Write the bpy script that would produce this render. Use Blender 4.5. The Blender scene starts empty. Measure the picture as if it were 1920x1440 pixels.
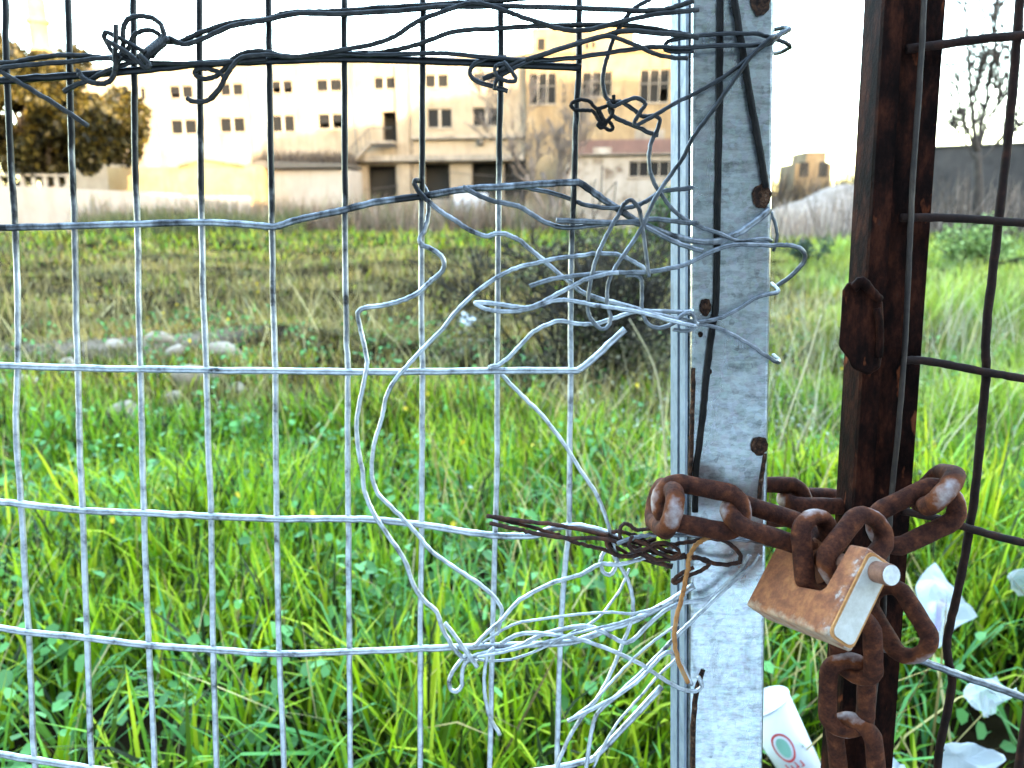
import bpy, bmesh, math, random
import numpy as np
from mathutils import Vector, Matrix
random.seed(7); rng = np.random.default_rng(11)
R = math.radians
scene = bpy.context.scene
COL = scene.collection

# ------------------------------------------------------------------ camera
CAM_Z = 1.10; PITCH = R(12.88); FPX = 1400.0
cam_d = bpy.data.cameras.new('camera'); cam = bpy.data.objects.new('camera', cam_d); COL.objects.link(cam)
cam.location = (0, 0, CAM_Z); cam.rotation_euler = (math.pi/2 - PITCH, 0, 0)
cam_d.sensor_width = 36.0; cam_d.lens = 36.0*FPX/1920.0
cam_d.clip_start = 0.02; cam_d.clip_end = 6000
cam_d.dof.use_dof = True; cam_d.dof.focus_distance = 0.545; cam_d.dof.aperture_fstop = 8.5
scene.camera = cam

# ------------------------------------------------------------------ sky, sun, exposure
SUN_EL = 6.5; SUN_K = 0.60                       # light travels towards (-SUN_K, 1), nearly level
w = bpy.data.worlds.new('World'); scene.world = w; w.use_nodes = True
nt = w.node_tree; bg = nt.nodes['Background']
sky = nt.nodes.new('ShaderNodeTexSky'); sky.sky_type = 'NISHITA'; sky.sun_disc = False
sun_az = math.atan2(SUN_K, -1.0)                 # where the sun stands: direction (+k,-1)
sky.sun_elevation = R(SUN_EL); sky.sun_rotation = sun_az
sky.altitude = 50; sky.air_density = 1.0; sky.dust_density = 1.2; sky.ozone_density = 1.0
nt.links.new(sky.outputs[0], bg.inputs[0]); bg.inputs[1].default_value = 0.15
sl = bpy.data.lights.new('sun', 'SUN'); sl.energy = 1.7; sl.angle = R(0.5); sl.color = (1.0, 0.76, 0.46)
so = bpy.data.objects.new('sun', sl); COL.objects.link(so)
ldir = Vector((-SUN_K, 1.0, -math.tan(R(SUN_EL))*math.sqrt(1+SUN_K**2))).normalized()
so.rotation_euler = ldir.to_track_quat('-Z', 'Y').to_euler(); so.location = (10, -40, 30)
vs = scene.view_settings; vs.view_transform = 'Standard'; vs.look = 'None'; vs.gamma = 1; vs.exposure = 4.75
scene.display_settings.display_device = 'sRGB'
scene.cycles.max_bounces = 6; scene.cycles.diffuse_bounces = 3; scene.cycles.glossy_bounces = 3
scene.cycles.transparent_max_bounces = 8
scene.cycles.use_denoising = True

# ------------------------------------------------------------------ geometry of the view (photo pixel -> place)
CAMP = np.array([0, 0, CAM_Z]); cp, sp = math.cos(PITCH), math.sin(PITCH)
RT = np.array([1., 0, 0]); FW = np.array([0, cp, -sp]); UP = np.array([0, sp, cp])
def ray(px, py): return FW + (px-960)/FPX*RT + (720-py)/FPX*UP
LEAN = R(6.0)
NF = np.array([0, -math.cos(LEAN), math.sin(LEAN)])      # fence plane normal, towards the street
EU = np.array([0, math.sin(LEAN), math.cos(LEAN)])
PF = CAMP + 0.54*FW
def F(px, py, off=0.0):                                   # point of the fence plane
    r = ray(px, py); t = (off + NF @ (PF-CAMP))/(NF @ r); return CAMP + t*r
def G(px, py, z=0.0):                                     # point of the ground
    r = ray(px, py); t = (z-CAM_Z)/r[2]; return CAMP + t*r
def D(px, py, dist):                                      # point at a distance Y
    r = ray(px, py); return CAMP + r*(dist/r[1])

# ------------------------------------------------------------------ object helpers
def setp(o, label=None, cat=None, group=None, kind=None):
    if label: o['label'] = label
    if cat: o['category'] = cat
    if group: o['group'] = group
    if kind: o['kind'] = kind
    return o
def empty(name, loc, label, cat, group=None):
    o = bpy.data.objects.new(name, None); COL.objects.link(o); o.location = tuple(loc); o.empty_display_size = 0.05
    return setp(o, label, cat, group)
def org(o):
    p = np.zeros(3)
    while o is not None: p = p + np.array(o.location); o = o.parent
    return p
def mkmesh(name, V, Fc, mat, smooth=True):
    me = bpy.data.meshes.new(name)
    me.from_pydata([tuple(v) for v in V], [], [tuple(f) for f in Fc]); me.update()
    if mat: me.materials.append(mat)
    if smooth: me.polygons.foreach_set('use_smooth', [True]*len(me.polygons))
    return me
def obj(name, V, Fc, mat, parent=None, origin=None, smooth=True):
    V = np.asarray(V, float)
    o0 = org(parent) if parent is not None else (np.asarray(origin, float) if origin is not None else V.mean(0))
    o = bpy.data.objects.new(name, mkmesh(name, V-o0, Fc, mat, smooth)); COL.objects.link(o)
    if parent is not None: o.parent = parent
    else: o.location = tuple(o0)
    return o
def bevel(o, wdt, seg=2):
    m = o.modifiers.new('bevel', 'BEVEL'); m.width = wdt; m.segments = seg; m.limit_method = 'ANGLE'; m.angle_limit = R(30)
class MB:                                                 # mesh collector
    def __init__(s): s.V = []; s.F = []
    def add(s, V, Fc):
        b = len(s.V); s.V += [tuple(v) for v in V]; s.F += [tuple(i+b for i in f) for f in Fc]; return s
    def box(s, c, sx, sy, sz, ax=None):
        c = np.asarray(c, float); A = np.eye(3) if ax is None else np.asarray(ax, float)
        V = [c + A[0]*sx*i/2 + A[1]*sy*j/2 + A[2]*sz*k/2 for i in (-1, 1) for j in (-1, 1) for k in (-1, 1)]
        return s.add(V, [(0,1,3,2), (4,6,7,5), (0,4,5,1), (2,3,7,6), (0,2,6,4), (1,5,7,3)])
    def tube(s, *a, **k): return s.add(*tube(*a, **k))
    def build(s, name, mat, parent=None, origin=None, smooth=True): return obj(name, s.V, s.F, mat, parent, origin, smooth)
def catmull(P, sub):
    P = np.asarray(P, float); n = len(P)
    if n < 3 or sub <= 1: return P
    Q = np.vstack([2*P[0]-P[1], P, 2*P[-1]-P[-2]]); out = []
    for i in range(n-1):
        p0, p1, p2, p3 = Q[i:i+4]
        for k in range(sub):
            t = k/sub
            # centripetal-like tension keeps bends tight
            m1 = 0.42*(p2-p0); m2 = 0.42*(p3-p1)
            out.append((2*t**3-3*t**2+1)*p1 + (t**3-2*t**2+t)*m1 + (-2*t**3+3*t**2)*p2 + (t**3-t**2)*m2)
    out.append(P[-1]); return np.array(out)
def tube(P, r, n=8, closed=False, rv=None):
    P = np.asarray(P, float); m = len(P); rr = np.broadcast_to(np.asarray(r, float), (m,))
    if closed: T = np.roll(P, -1, 0)-np.roll(P, 1, 0)
    else: T = np.gradient(P, axis=0)
    T = T/np.maximum(np.linalg.norm(T, axis=1, keepdims=True), 1e-12)
    a = np.array([0, 0, 1.]) if abs(T[0][2]) < .9 else np.array([1., 0, 0])
    nrm = np.cross(T[0], a); nrm /= np.linalg.norm(nrm); V = []; Fc = []
    for i in range(m):
        nrm = nrm - T[i]*(nrm @ T[i]); nrm /= max(np.linalg.norm(nrm), 1e-12); b = np.cross(T[i], nrm)
        for k in range(n):
            an = 2*math.pi*k/n; V.append(P[i] + rr[i]*(math.cos(an)*nrm + math.sin(an)*b))
    for i in range(m if closed else m-1):
        j = (i+1) % m
        for k in range(n): Fc.append((i*n+k, i*n+(k+1) % n, j*n+(k+1) % n, j*n+k))
    if not closed: Fc.append(tuple(range(n-1, -1, -1))); Fc.append(tuple((m-1)*n+k for k in range(n)))
    return V, Fc

# ------------------------------------------------------------------ materials
def mat(name):
    m = bpy.data.materials.new(name); m.use_nodes = True; t = m.node_tree
    return m, t, t.nodes['Principled BSDF']
def nd(t, kind, **kw):
    n = t.nodes.new(kind)
    for k, v in kw.items():
        if k.startswith('i_'): n.inputs[k[2:].replace('_', ' ')].default_value = v
        else: setattr(n, k, v)
    return n
def ramp(t, fac, stops):
    r = t.nodes.new('ShaderNodeValToRGB'); e = r.color_ramp.elements
    while len(e) < len(stops): e.new(0.5)
    for el, (p, c) in zip(e, stops): el.position = p; el.color = (*c, 1) if len(c) == 3 else c
    t.links.new(fac, r.inputs[0]); return r.outputs[0]
def noise(t, scale, detail=6, rough=.6, vec=None, stretch=None, kind='ShaderNodeTexNoise'):
    n = nd(t, kind); n.inputs['Scale'].default_value = scale
    if kind == 'ShaderNodeTexNoise': n.inputs['Detail'].default_value = detail; n.inputs['Roughness'].default_value = rough
    tc = nd(t, 'ShaderNodeTexCoord'); src = vec or tc.outputs['Object']
    if stretch:
        mp = nd(t, 'ShaderNodeMapping'); mp.inputs['Scale'].default_value = stretch; t.links.new(src, mp.inputs[0]); src = mp.outputs[0]
    t.links.new(src, n.inputs['Vector']); return n.outputs[0]
def mixc(t, fac, a, b, mode='MIX'):
    m = nd(t, 'ShaderNodeMix', data_type='RGBA', blend_type=mode)
    for sock, v in ((m.inputs[0], fac), (m.inputs[6], a), (m.inputs[7], b)):
        if hasattr(v, 'links') or hasattr(v, 'is_linked'): t.links.new(v, sock)
        elif isinstance(v, (int, float)): sock.default_value = v
        else: sock.default_value = (*v, 1)
    return m.outputs[2]
def bump(t, p, h, strength=.3, dist=.001):
    b = nd(t, 'ShaderNodeBump'); b.inputs['Strength'].default_value = strength; b.inputs['Distance'].default_value = dist
    t.links.new(h, b.inputs['Height']); t.links.new(b.outputs[0], p.inputs['Normal'])
def metal_mat(name, stops, scale, metallic, rough, bstr=.25, bdist=.0006, stretch=None, rstops=None):
    m, t, p = mat(name); n = noise(t, scale, 8, .65, stretch=stretch)
    t.links.new(ramp(t, n, stops), p.inputs['Base Color'])
    p.inputs['Metallic'].default_value = metallic
    n2 = noise(t, scale*3, 5, .6)
    t.links.new(ramp(t, n2, [(0.25, (rough*.75,)*3), (0.75, (min(1, rough*1.3),)*3)]), p.inputs['Roughness'])
    bump(t, p, n2, bstr, bdist); return m
M = {}
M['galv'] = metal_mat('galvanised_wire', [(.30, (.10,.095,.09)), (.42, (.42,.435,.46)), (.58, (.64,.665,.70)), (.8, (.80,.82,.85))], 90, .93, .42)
M['iron'] = metal_mat('dark_iron_wire', [(.3, (.012,.011,.011)), (.55, (.035,.034,.033)), (.75, (.075,.07,.067))], 120, .6, .5)
M['tie'] = metal_mat('grey_tie_wire', [(.28, (.05,.05,.05)), (.45, (.17,.178,.19)), (.65, (.30,.31,.33)), (.82, (.46,.47,.49))], 110, .92, .42)
M['rustwire'] = metal_mat('rusty_thin_wire', [(.3, (.012,.005,.0035)), (.48, (.04,.013,.007)), (.65, (.11,.034,.012)), (.85, (.06,.04,.03))], 140, .15, .75)
M['orangewire'] = metal_mat('orange_rust_wire', [(.3, (.22,.08,.02)), (.5, (.45,.19,.05)), (.7, (.38,.25,.13))], 90, .1, .7)
M['gaterust'] = None
def post_mat():
    m, t, p = mat('galvanised_sheet')
    v = noise(t, 170, kind='ShaderNodeTexVoronoi', stretch=(1, 1, .6))
    vn = nd(t, 'ShaderNodeTexVoronoi'); vn.inputs['Scale'].default_value = 260; tc = nd(t, 'ShaderNodeTexCoord')
    t.links.new(tc.outputs['Object'], vn.inputs['Vector'])
    n1 = noise(t, 95, 14, .82, stretch=(.45, 1, 1.5)); n2 = noise(t, 9, 5, .6, stretch=(1.6, 1, .7)); n3 = noise(t, 22, 10, .75, stretch=(1, 1, .25))
    base = ramp(t, n1, [(.34, (.20,.21,.235)), (.45, (.42,.445,.48)), (.54, (.60,.63,.67)), (.68, (.80,.825,.86))])
    sp_ = mixc(t, .30, base, vn.outputs['Color'], 'OVERLAY')
    hs = nd(t, 'ShaderNodeHueSaturation'); hs.inputs['Saturation'].default_value = .18; t.links.new(sp_, hs.inputs['Color'])
    dirt = ramp(t, n3, [(.56, (0,0,0)), (.66, (.35,.35,.35)), (.80, (.9,.9,.9))])
    c = mixc(t, dirt, hs.outputs[0], (.10,.075,.06))
    c = mixc(t, 1.0, c, (.93,.98,1.0), 'MULTIPLY'); t.links.new(c, p.inputs['Base Color'])
    t.links.new(ramp(t, dirt, [(0, (.93,)*3), (1, (.1,)*3)]), p.inputs['Metallic'])
    t.links.new(ramp(t, n2, [(.3, (.22,)*3), (.7, (.38,)*3)]), p.inputs['Roughness'])
    bump(t, p, n1, .12, .001); return m
def worn_and_shaded(m, z0, z1, dark, amt=1.0, nsc=55):  # zinc wear in patches, with shade on the upper wires painted in by height
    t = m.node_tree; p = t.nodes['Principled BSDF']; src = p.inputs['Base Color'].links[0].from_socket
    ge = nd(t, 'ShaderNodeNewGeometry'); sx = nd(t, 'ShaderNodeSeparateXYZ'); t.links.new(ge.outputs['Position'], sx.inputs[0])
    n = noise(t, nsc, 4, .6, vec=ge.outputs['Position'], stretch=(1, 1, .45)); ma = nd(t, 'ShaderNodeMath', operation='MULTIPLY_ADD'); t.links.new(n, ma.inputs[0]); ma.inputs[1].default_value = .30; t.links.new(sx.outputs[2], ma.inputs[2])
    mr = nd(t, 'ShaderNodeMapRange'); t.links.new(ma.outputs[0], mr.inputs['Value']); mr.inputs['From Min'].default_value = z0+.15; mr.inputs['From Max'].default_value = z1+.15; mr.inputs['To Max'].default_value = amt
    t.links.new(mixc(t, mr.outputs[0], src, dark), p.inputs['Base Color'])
worn_and_shaded(M['galv'], 1.02, 1.13, (.018,.0175,.0185), .97); worn_and_shaded(M['tie'], 1.06, 1.16, (.03,.03,.031), .9)
M['post'] = post_mat()
def rust_mat(name, stops, scale, rough=.82, metallic=.1, spots=None, stretch=None, bd=.0012):
    m, t, p = mat(name)
    n = noise(t, scale, 10, .68, stretch=stretch); c = ramp(t, n, stops)
    n2 = noise(t, scale*4.5, 6, .7)
    c = mixc(t, .35, c, ramp(t, n2, [(.35, (.25,)*3), (.7, (.75,)*3)]), 'OVERLAY')
    if spots:
        n3 = noise(t, spots[0], 4, .55, stretch=stretch); c = mixc(t, ramp(t, n3, [(spots[1], (0,)*3), (spots[1]+.06, (1,)*3)]), c, spots[2])
    t.links.new(c, p.inputs['Base Color']); p.inputs['Roughness'].default_value = rough; p.inputs['Metallic'].default_value = metallic; p.inputs['Specular IOR Level'].default_value = .22
    bump(t, p, n2, .5, bd); return m
M['gaterust'] = rust_mat('dark_rusted_steel', [(.30, (.003,.002,.0018)), (.43, (.009,.0042,.0034)), (.53, (.022,.0075,.005)), (.64, (.05,.015,.008)), (.75, (.028,.019,.017))], 70, .7, .0,
                         (60, .66, (.15,.042,.018)), (1.2, 1, .45)); M['gaterust'].node_tree.nodes['Principled BSDF'].inputs['Specular IOR Level'].default_value = .03
M['gatewire'] = rust_mat('rusted_mesh_wire', [(.3, (.007,.0035,.0025)), (.55, (.022,.008,.005)), (.8, (.07,.022,.010))], 60, .8)
def chain_mat():
    m, t, p = mat('rusty_chain_steel')
    n = noise(t, 130, 12, .72); c = ramp(t, n, [(.30, (.016,.006,.0045)), (.44, (.045,.0145,.009)), (.56, (.085,.026,.013)), (.68, (.16,.05,.02)), (.80, (.30,.11,.04))])
    # rubbed bright zinc on the outside of each link's ends (object space: the link runs along x)
    tc = nd(t, 'ShaderNodeTexCoord'); sx = nd(t, 'ShaderNodeSeparateXYZ'); t.links.new(tc.outputs['Object'], sx.inputs[0])
    ab = nd(t, 'ShaderNodeMath', operation='ABSOLUTE'); t.links.new(sx.outputs[0], ab.inputs[0])
    n2 = noise(t, 120, 4, .6); ad = nd(t, 'ShaderNodeMath', operation='MULTIPLY_ADD'); t.links.new(n2, ad.inputs[0]); ad.inputs[1].default_value = .012; t.links.new(ab.outputs[0], ad.inputs[2])
    ring = ramp(t, ad.outputs[0], [(.0, (0,)*3), (.036, (0,)*3), (.040, (1,)*3)])
    worn = ramp(t, ad.outputs[0], [(.0, (0,)*3), (.0425, (0,)*3), (.0437, (1,)*3)])
    c = mixc(t, ring, c, mixc(t, .6, c, (.24,.07,.02)))
    c = mixc(t, worn, c, (.55,.55,.57))
    t.links.new(c, p.inputs['Base Color']); t.links.new(ramp(t, worn, [(0, (.15,)*3), (1, (.5,)*3)]), p.inputs['Metallic'])
    t.links.new(ramp(t, worn, [(0, (.8,)*3), (1, (.45,)*3)]), p.inputs['Roughness'])
    p.inputs['Specular IOR Level'].default_value = .15; bump(t, p, n, .7, .0016); return m
M['chain'] = chain_mat()
def lock_mat():
    m, t, p = mat('rusty_padlock_casing')
    n = noise(t, 60, 10, .7); n2 = noise(t, 260, 5, .7)
    rust = ramp(t, n, [(.3, (.12,.036,.014)), (.46, (.24,.076,.028)), (.6, (.36,.13,.044)), (.75, (.46,.22,.085))])
    rust = mixc(t, .4, rust, ramp(t, n2, [(.35, (.2,)*3), (.7, (.8,)*3)]), 'OVERLAY')
    # pale plating left towards the +x end and the lower edge (object space)
    tc = nd(t, 'ShaderNodeTexCoord'); sx = nd(t, 'ShaderNodeSeparateXYZ'); t.links.new(tc.outputs['Object'], sx.inputs[0])
    n3 = noise(t, 90, 6, .7)
    ad = nd(t, 'ShaderNodeMath', operation='MULTIPLY_ADD'); t.links.new(n3, ad.inputs[0]); ad.inputs[1].default_value = .045; t.links.new(sx.outputs[0], ad.inputs[2])
    pl = ramp(t, ad.outputs[0], [(0, (0,)*3), (.105, (0,)*3), (.112, (1,)*3)])
    c = mixc(t, pl, rust, (.55,.55,.52))
    t.links.new(c, p.inputs['Base Color']); p.inputs['Roughness'].default_value = .68; p.inputs['Metallic'].default_value = .1
    n4 = noise(t, 75, 6, .7); a2 = nd(t, 'ShaderNodeMath', operation='MULTIPLY_ADD'); t.links.new(n4, a2.inputs[0]); a2.inputs[1].default_value = .03; t.links.new(sx.outputs[1], a2.inputs[2])
    c2 = mixc(t, ramp(t, a2.outputs[0], [(0, (.75,)*3), (.0135, (.6,)*3), (.0185, (0,)*3)]), c, (.50,.42,.30)); t.links.new(c2, p.inputs['Base Color'])
    bump(t, p, n2, .35, .0008); return m
M['lock'] = lock_mat()
M['lockend'] = rust_mat('pale_plated_end', [(.3, (.50,.46,.40)), (.55, (.60,.58,.53)), (.8, (.66,.64,.60))], 30, .5, .35, (70, .72, (.42,.30,.2)), bd=.0003)
M['lockrim'] = rust_mat('orange_rust_rim', [(.3, (.36,.15,.05)), (.6, (.55,.27,.10)), (.8, (.62,.42,.24))], 60, .8)
M['pin'] = rust_mat('brown_pin', [(.3, (.13,.06,.04)), (.6, (.24,.12,.08)), (.8, (.34,.18,.12))], 90, .6, .3)
M['pinend'] = rust_mat('bright_pin_end', [(.3, (.55,.54,.52)), (.7, (.72,.72,.71))], 90, .5, .3, bd=.0003)
M['boltrust'] = rust_mat('rust_bloom', [(.32, (.006,.004,.003)), (.48, (.03,.014,.009)), (.6, (.10,.045,.022)), (.72, (.22,.17,.14))], 260, .85)
M['blackrod'] = rust_mat('black_iron_rod', [(.3, (.005,.0045,.0045)), (.6, (.015,.0125,.0115)), (.8, (.035,.024,.018))], 80, .6, .4)
def plaster(name, stops, scale, stain=(.30,.20,.12), amt=.7):
    m, t, p = mat(name); n = noise(t, scale, 8, .65); n2 = noise(t, scale*2.2, 8, .7, stretch=(1.5, 1.5, .22))
    c = ramp(t, n, stops); st = ramp(t, n2, [(.5, (0,)*3), (.72, (amt,)*3)])
    c = mixc(t, st, c, stain); t.links.new(c, p.inputs['Base Color']); p.inputs['Roughness'].default_value = .9
    bump(t, p, n, .4, .03); return m
M['cream'] = plaster('cream_plaster', [(.3, (.135,.108,.076)), (.55, (.185,.154,.116)), (.8, (.22,.19,.152))], .45, (.085,.06,.04), .8)
M['ochre'] = plaster('ochre_plaster', [(.3, (.105,.07,.036)), (.55, (.155,.112,.062)), (.8, (.205,.16,.105))], .6, (.045,.032,.022), .9)
M['peel'] = plaster('peeling_whitewash', [(.35, (.07,.05,.035)), (.46, (.20,.18,.156)), (.7, (.26,.243,.222))], .7, (.09,.06,.035), .9)
M['whitewall'] = plaster('whitewashed_wall', [(.3, (.20,.184,.168)), (.7, (.255,.24,.222))], .5, (.15,.12,.09), .6)
M['concrete'] = plaster('weathered_concrete', [(.3, (.10,.085,.07)), (.7, (.20,.175,.145))], .8, (.03,.024,.018), .8)
M['mauve'] = plaster('faded_red_sheet', [(.3, (.06,.034,.03)), (.7, (.12,.068,.058))], .9, (.08,.05,.045), .6)
M['darkwall'] = plaster('dark_stone_wall', [(.3, (.012,.011,.011)), (.7, (.045,.04,.038))], 1.2, (.03,.028,.028), .7)
M['shedlit'] = plaster('yellow_plaster', [(.3, (.165,.107,.042)), (.7, (.225,.165,.083))], .6, (.13,.075,.03), .6)
def flat(name, c, rough=.7, metallic=0, var=.25, scale=6):
    m, t, p = mat(name); n = noise(t, scale, 6, .6)
    t.links.new(ramp(t, n, [(.3, tuple(x*(1-var) for x in c)), (.7, tuple(min(1, x*(1+var)) for x in c))]), p.inputs['Base Color'])
    p.inputs['Roughness'].default_value = rough; p.inputs['Metallic'].default_value = metallic; return m
M['glass'] = flat('dusty_window_glass', (.006,.006,.0065), .6); M['glass'].node_tree.nodes['Principled BSDF'].inputs['Specular IOR Level'].default_value = .12
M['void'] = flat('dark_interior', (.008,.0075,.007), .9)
M['frame'] = flat('pale_window_frame', (.22,.19,.155), .7)
M['rail'] = flat('dark_iron_rail', (.05,.045,.04), .7)
M['occl'] = flat('dark_occluder_grey', (.07,.068,.066), .9, 0, .2, .4)
M['roof'] = flat('roof_felt', (.20,.17,.15), .9, 0, .3, .5)
M['board'] = flat('white_board', (.36,.38,.43), .6, 0, .06, 2)
M['tarp'] = flat('blue_tarpaulin', (.06,.16,.36), .5, 0, .2, 4)
M['stone'] = flat('pale_field_stone', (.40,.31,.23), .9, 0, .3, 9)
M['bark'] = flat('grey_brown_bark', (.035,.027,.022), .95, 0, .4, 3)
M['greybark'] = flat('pale_grey_bark', (.10,.08,.068), .95, 0, .35, 3)
M['road'] = flat('worn_pale_concrete_road', (.50,.49,.48), .9, 0, .15, 1.5)
def leaf_mat(name, transl=.35, rough=.55):
    m, t, p = mat(name); at = nd(t, 'ShaderNodeAttribute'); at.attribute_name = 'Col'
    t.links.new(at.outputs['Color'], p.inputs['Base Color']); p.inputs['Roughness'].default_value = rough
    p.inputs['Specular IOR Level'].default_value = .3
    tr = nd(t, 'ShaderNodeBsdfTranslucent'); t.links.new(at.outputs['Color'], tr.inputs[0])
    mx = nd(t, 'ShaderNodeMixShader'); mx.inputs[0].default_value = transl
    t.links.new(p.outputs[0], mx.inputs[1]); t.links.new(tr.outputs[0], mx.inputs[2])
    t.links.new(mx.outputs[0], t.nodes['Material Output'].inputs[0]); return m
M['leaf'] = leaf_mat('green_leaf', .22); M['dry'] = leaf_mat('dry_stalk', .15, .8)
def soil_mat():
    m, t, p = mat('field_soil'); n = noise(t, .8, 8, .65); n2 = noise(t, 14, 8, .7)
    c = ramp(t, n, [(.3, (.008,.006,.0035)), (.5, (.020,.015,.007)), (.7, (.055,.04,.022))])
    c = mixc(t, .5, c, ramp(t, n2, [(.3, (.3,)*3), (.7, (.8,)*3)]), 'OVERLAY')
    tc = nd(t, 'ShaderNodeTexCoord'); mp = nd(t, 'ShaderNodeMapping'); mp.inputs['Location'].default_value = (3.3/2.3, -6.0/1.5, 0); mp.inputs['Scale'].default_value = (1/2.3, 1/1.5, 1)
    t.links.new(tc.outputs['Object'], mp.inputs[0]); gr = nd(t, 'ShaderNodeTexGradient', gradient_type='SPHERICAL'); t.links.new(mp.outputs[0], gr.inputs[0])
    mm = nd(t, 'ShaderNodeMath', operation='MULTIPLY'); t.links.new(gr.outputs['Fac'], mm.inputs[0]); t.links.new(n2, mm.inputs[1])
    c = mixc(t, ramp(t, mm.outputs[0], [(.17, (0,)*3), (.36, (.8,)*3)]), c, (.26,.20,.145))
    t.links.new(c, p.inputs['Base Color']); p.inputs['Roughness'].default_value = 1; p.inputs['Specular IOR Level'].default_value = 0; bump(t, p, n2, .8, .03); return m
M['soil'] = soil_mat()
def film_mat():
    m, t, p = mat('thin_white_plastic'); n = noise(t, 9, 6, .6)
    t.links.new(ramp(t, n, [(.3, (.62,.68,.72)), (.7, (.80,.83,.86))]), p.inputs['Base Color']); p.inputs['Roughness'].default_value = .35
    tr = nd(t, 'ShaderNodeBsdfTranslucent'); tr.inputs[0].default_value = (.75,.8,.82,1)
    mx = nd(t, 'ShaderNodeMixShader'); mx.inputs[0].default_value = .3
    t.links.new(p.outputs[0], mx.inputs[1]); t.links.new(tr.outputs[0], mx.inputs[2]); t.links.new(mx.outputs[0], t.nodes['Material Output'].inputs[0])
    return m
M['film'] = film_mat()
def sheer_mat():
    m = M['film'].copy(); m.name = 'sheer_plastic'; t = m.node_tree
    out = t.nodes['Material Output']; src = out.inputs[0].links[0].from_socket
    tp = nd(t, 'ShaderNodeBsdfTransparent'); mx = nd(t, 'ShaderNodeMixShader'); mx.inputs[0].default_value = .5
    t.links.new(src, mx.inputs[1]); t.links.new(tp.outputs[0], mx.inputs[2]); t.links.new(mx.outputs[0], out.inputs[0]); return m
M['sheer'] = sheer_mat()

# ------------------------------------------------------------------ ground
def gh(x, y):
    x = np.asarray(x, float); y = np.asarray(y, float)
    f = np.clip((y-.5)/2, 0, 1)*np.clip((70-y)/30, 0, 1)
    b = .05*np.sin(1.3*x+.7*y)+.05*np.sin(.6*x-1.1*y+2)+.03*np.sin(2.7*x+1.9*y+1)
    b = b + .10*np.exp(-(((x+3.2)/2.2)**2+((y-6.0)/1.3)**2))          # stony hummock
    b = b + .10*np.exp(-(((x-1.0)/1.1)**2+((y-2.0)/.6)**2))
    return b*f
xs = np.sinh(np.linspace(-7.2, 7.2, 181))*2.2; ys = np.concatenate([np.linspace(-60, 0, 16)[:-1], np.geomspace(.4, 3000, 170)-.4])
X, Y = np.meshgrid(xs, ys); Z = gh(X, Y)
nx = len(xs); V = np.stack([X.ravel(), Y.ravel(), Z.ravel()], 1)
ii = np.arange(len(ys)-1)[:, None]*nx + np.arange(nx-1)[None]
Fc = np.stack([ii, ii+1, ii+nx+1, ii+nx], -1).reshape(-1, 4)
setp(obj('ground', V, Fc.tolist(), M['soil'], origin=(0, 0, 0)), kind='structure')
mb = MB(); mb.add([(-300, -7.9, .006), (300, -7.9, .006), (300, .05, .006), (-300, .05, .006)], [(0, 1, 2, 3)])
setp(mb.build('road', M['road'], origin=(0, 0, 0)), kind='structure')

# ------------------------------------------------------------------ far buildings
FA = R(8.7); FE = np.array([math.cos(FA), -math.sin(FA), 0]); FN = np.array([-math.sin(FA), -math.cos(FA), 0])   # along / out of the facade
FP = D(780, 400, 60.0); FP[2] = 0
def facade(px, py, off=0):
    r = ray(px, py); t = (off + FN @ (FP-CAMP))/(FN @ r); p = CAMP+t*r; return float((p-FP) @ FE), float(p[2])
def fpt(u, z, off=0): return FP + FE*u + FN*off + np.array([0, 0, z])
def wall_holes(mb, u0, u1, z0, z1, holes, off=0, depth=.35):
    us = sorted({u0, u1, *[h[0] for h in holes], *[h[2] for h in holes]}); zs = sorted({z0, z1, *[h[1] for h in holes], *[h[3] for h in holes]})
    us = [u for u in us if u0 <= u <= u1]; zs = [z for z in zs if z0 <= z <= z1]
    for a, b in zip(us, us[1:]):
        for c, d in zip(zs, zs[1:]):
            cu, cz = (a+b)/2, (c+d)/2
            if any(h[0] < cu < h[2] and h[1] < cz < h[3] for h in holes): continue
            mb.add([fpt(a, c, off), fpt(b, c, off), fpt(b, d, off), fpt(a, d, off)], [(0, 1, 2, 3)])
    for h in holes:
        q = [(h[0], h[1]), (h[2], h[1]), (h[2], h[3]), (h[0], h[3])]
        for (a, b), (c, d) in zip(q, q[1:]+q[:1]):
            mb.add([fpt(a, b, off), fpt(c, d, off), fpt(c, d, off-depth), fpt(a, b, off-depth)], [(3, 2, 1, 0)])
def fbox(mb, u0, u1, z0, z1, o0, o1):
    mb.box(fpt((u0+u1)/2, (z0+z1)/2, (o0+o1)/2), u1-u0, o1-o0, z1-z0, [FE, FN, (0, 0, 1)])
def prect(x0, y0, x1, y1, off=0):
    a, b = facade(x0, y1, off); c, d = facade(x1, y0, off); return [a, max(b, 0.02), c, d]
fac = empty('factory_building', fpt(0, 0), 'derelict cream factory block with small paired windows behind the field', 'building')
up = [(251,165,269,186), (319,161,358,183), (414,157,452,178), (510,152,545,174), (594,149,638,170), (702,145,739,166), (798,140,838,163), (888,137,935,157)]
mid = [(258,228,274,252), (322,225,365,250), (414,221,456,247), (511,217,549,246), (598,214,642,240), (803,205,845,238), (888,202,935,235)]
doors = [(718,209,745,270), (692,310,742,398), (797,307,843,398), (885,305,935,398), (945,305,985,398)]
holes = [prect(a-2, b-2, c+2, d+2) for a, b, c, d in up+mid]; dh = [prect(*r) for r in doors]
uL, _ = facade(100, 300); uR, _ = facade(985, 300); zT = facade(780, 113)[1]
mb = MB(); wall_holes(mb, uL, uR, 0, zT, holes+dh)
fbox(mb, uL, uR, 0, zT-.05, -14, -1.6)                     # body of the block behind the rooms
wl = mb.build('wall', M['cream'], fac, smooth=False)
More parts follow.
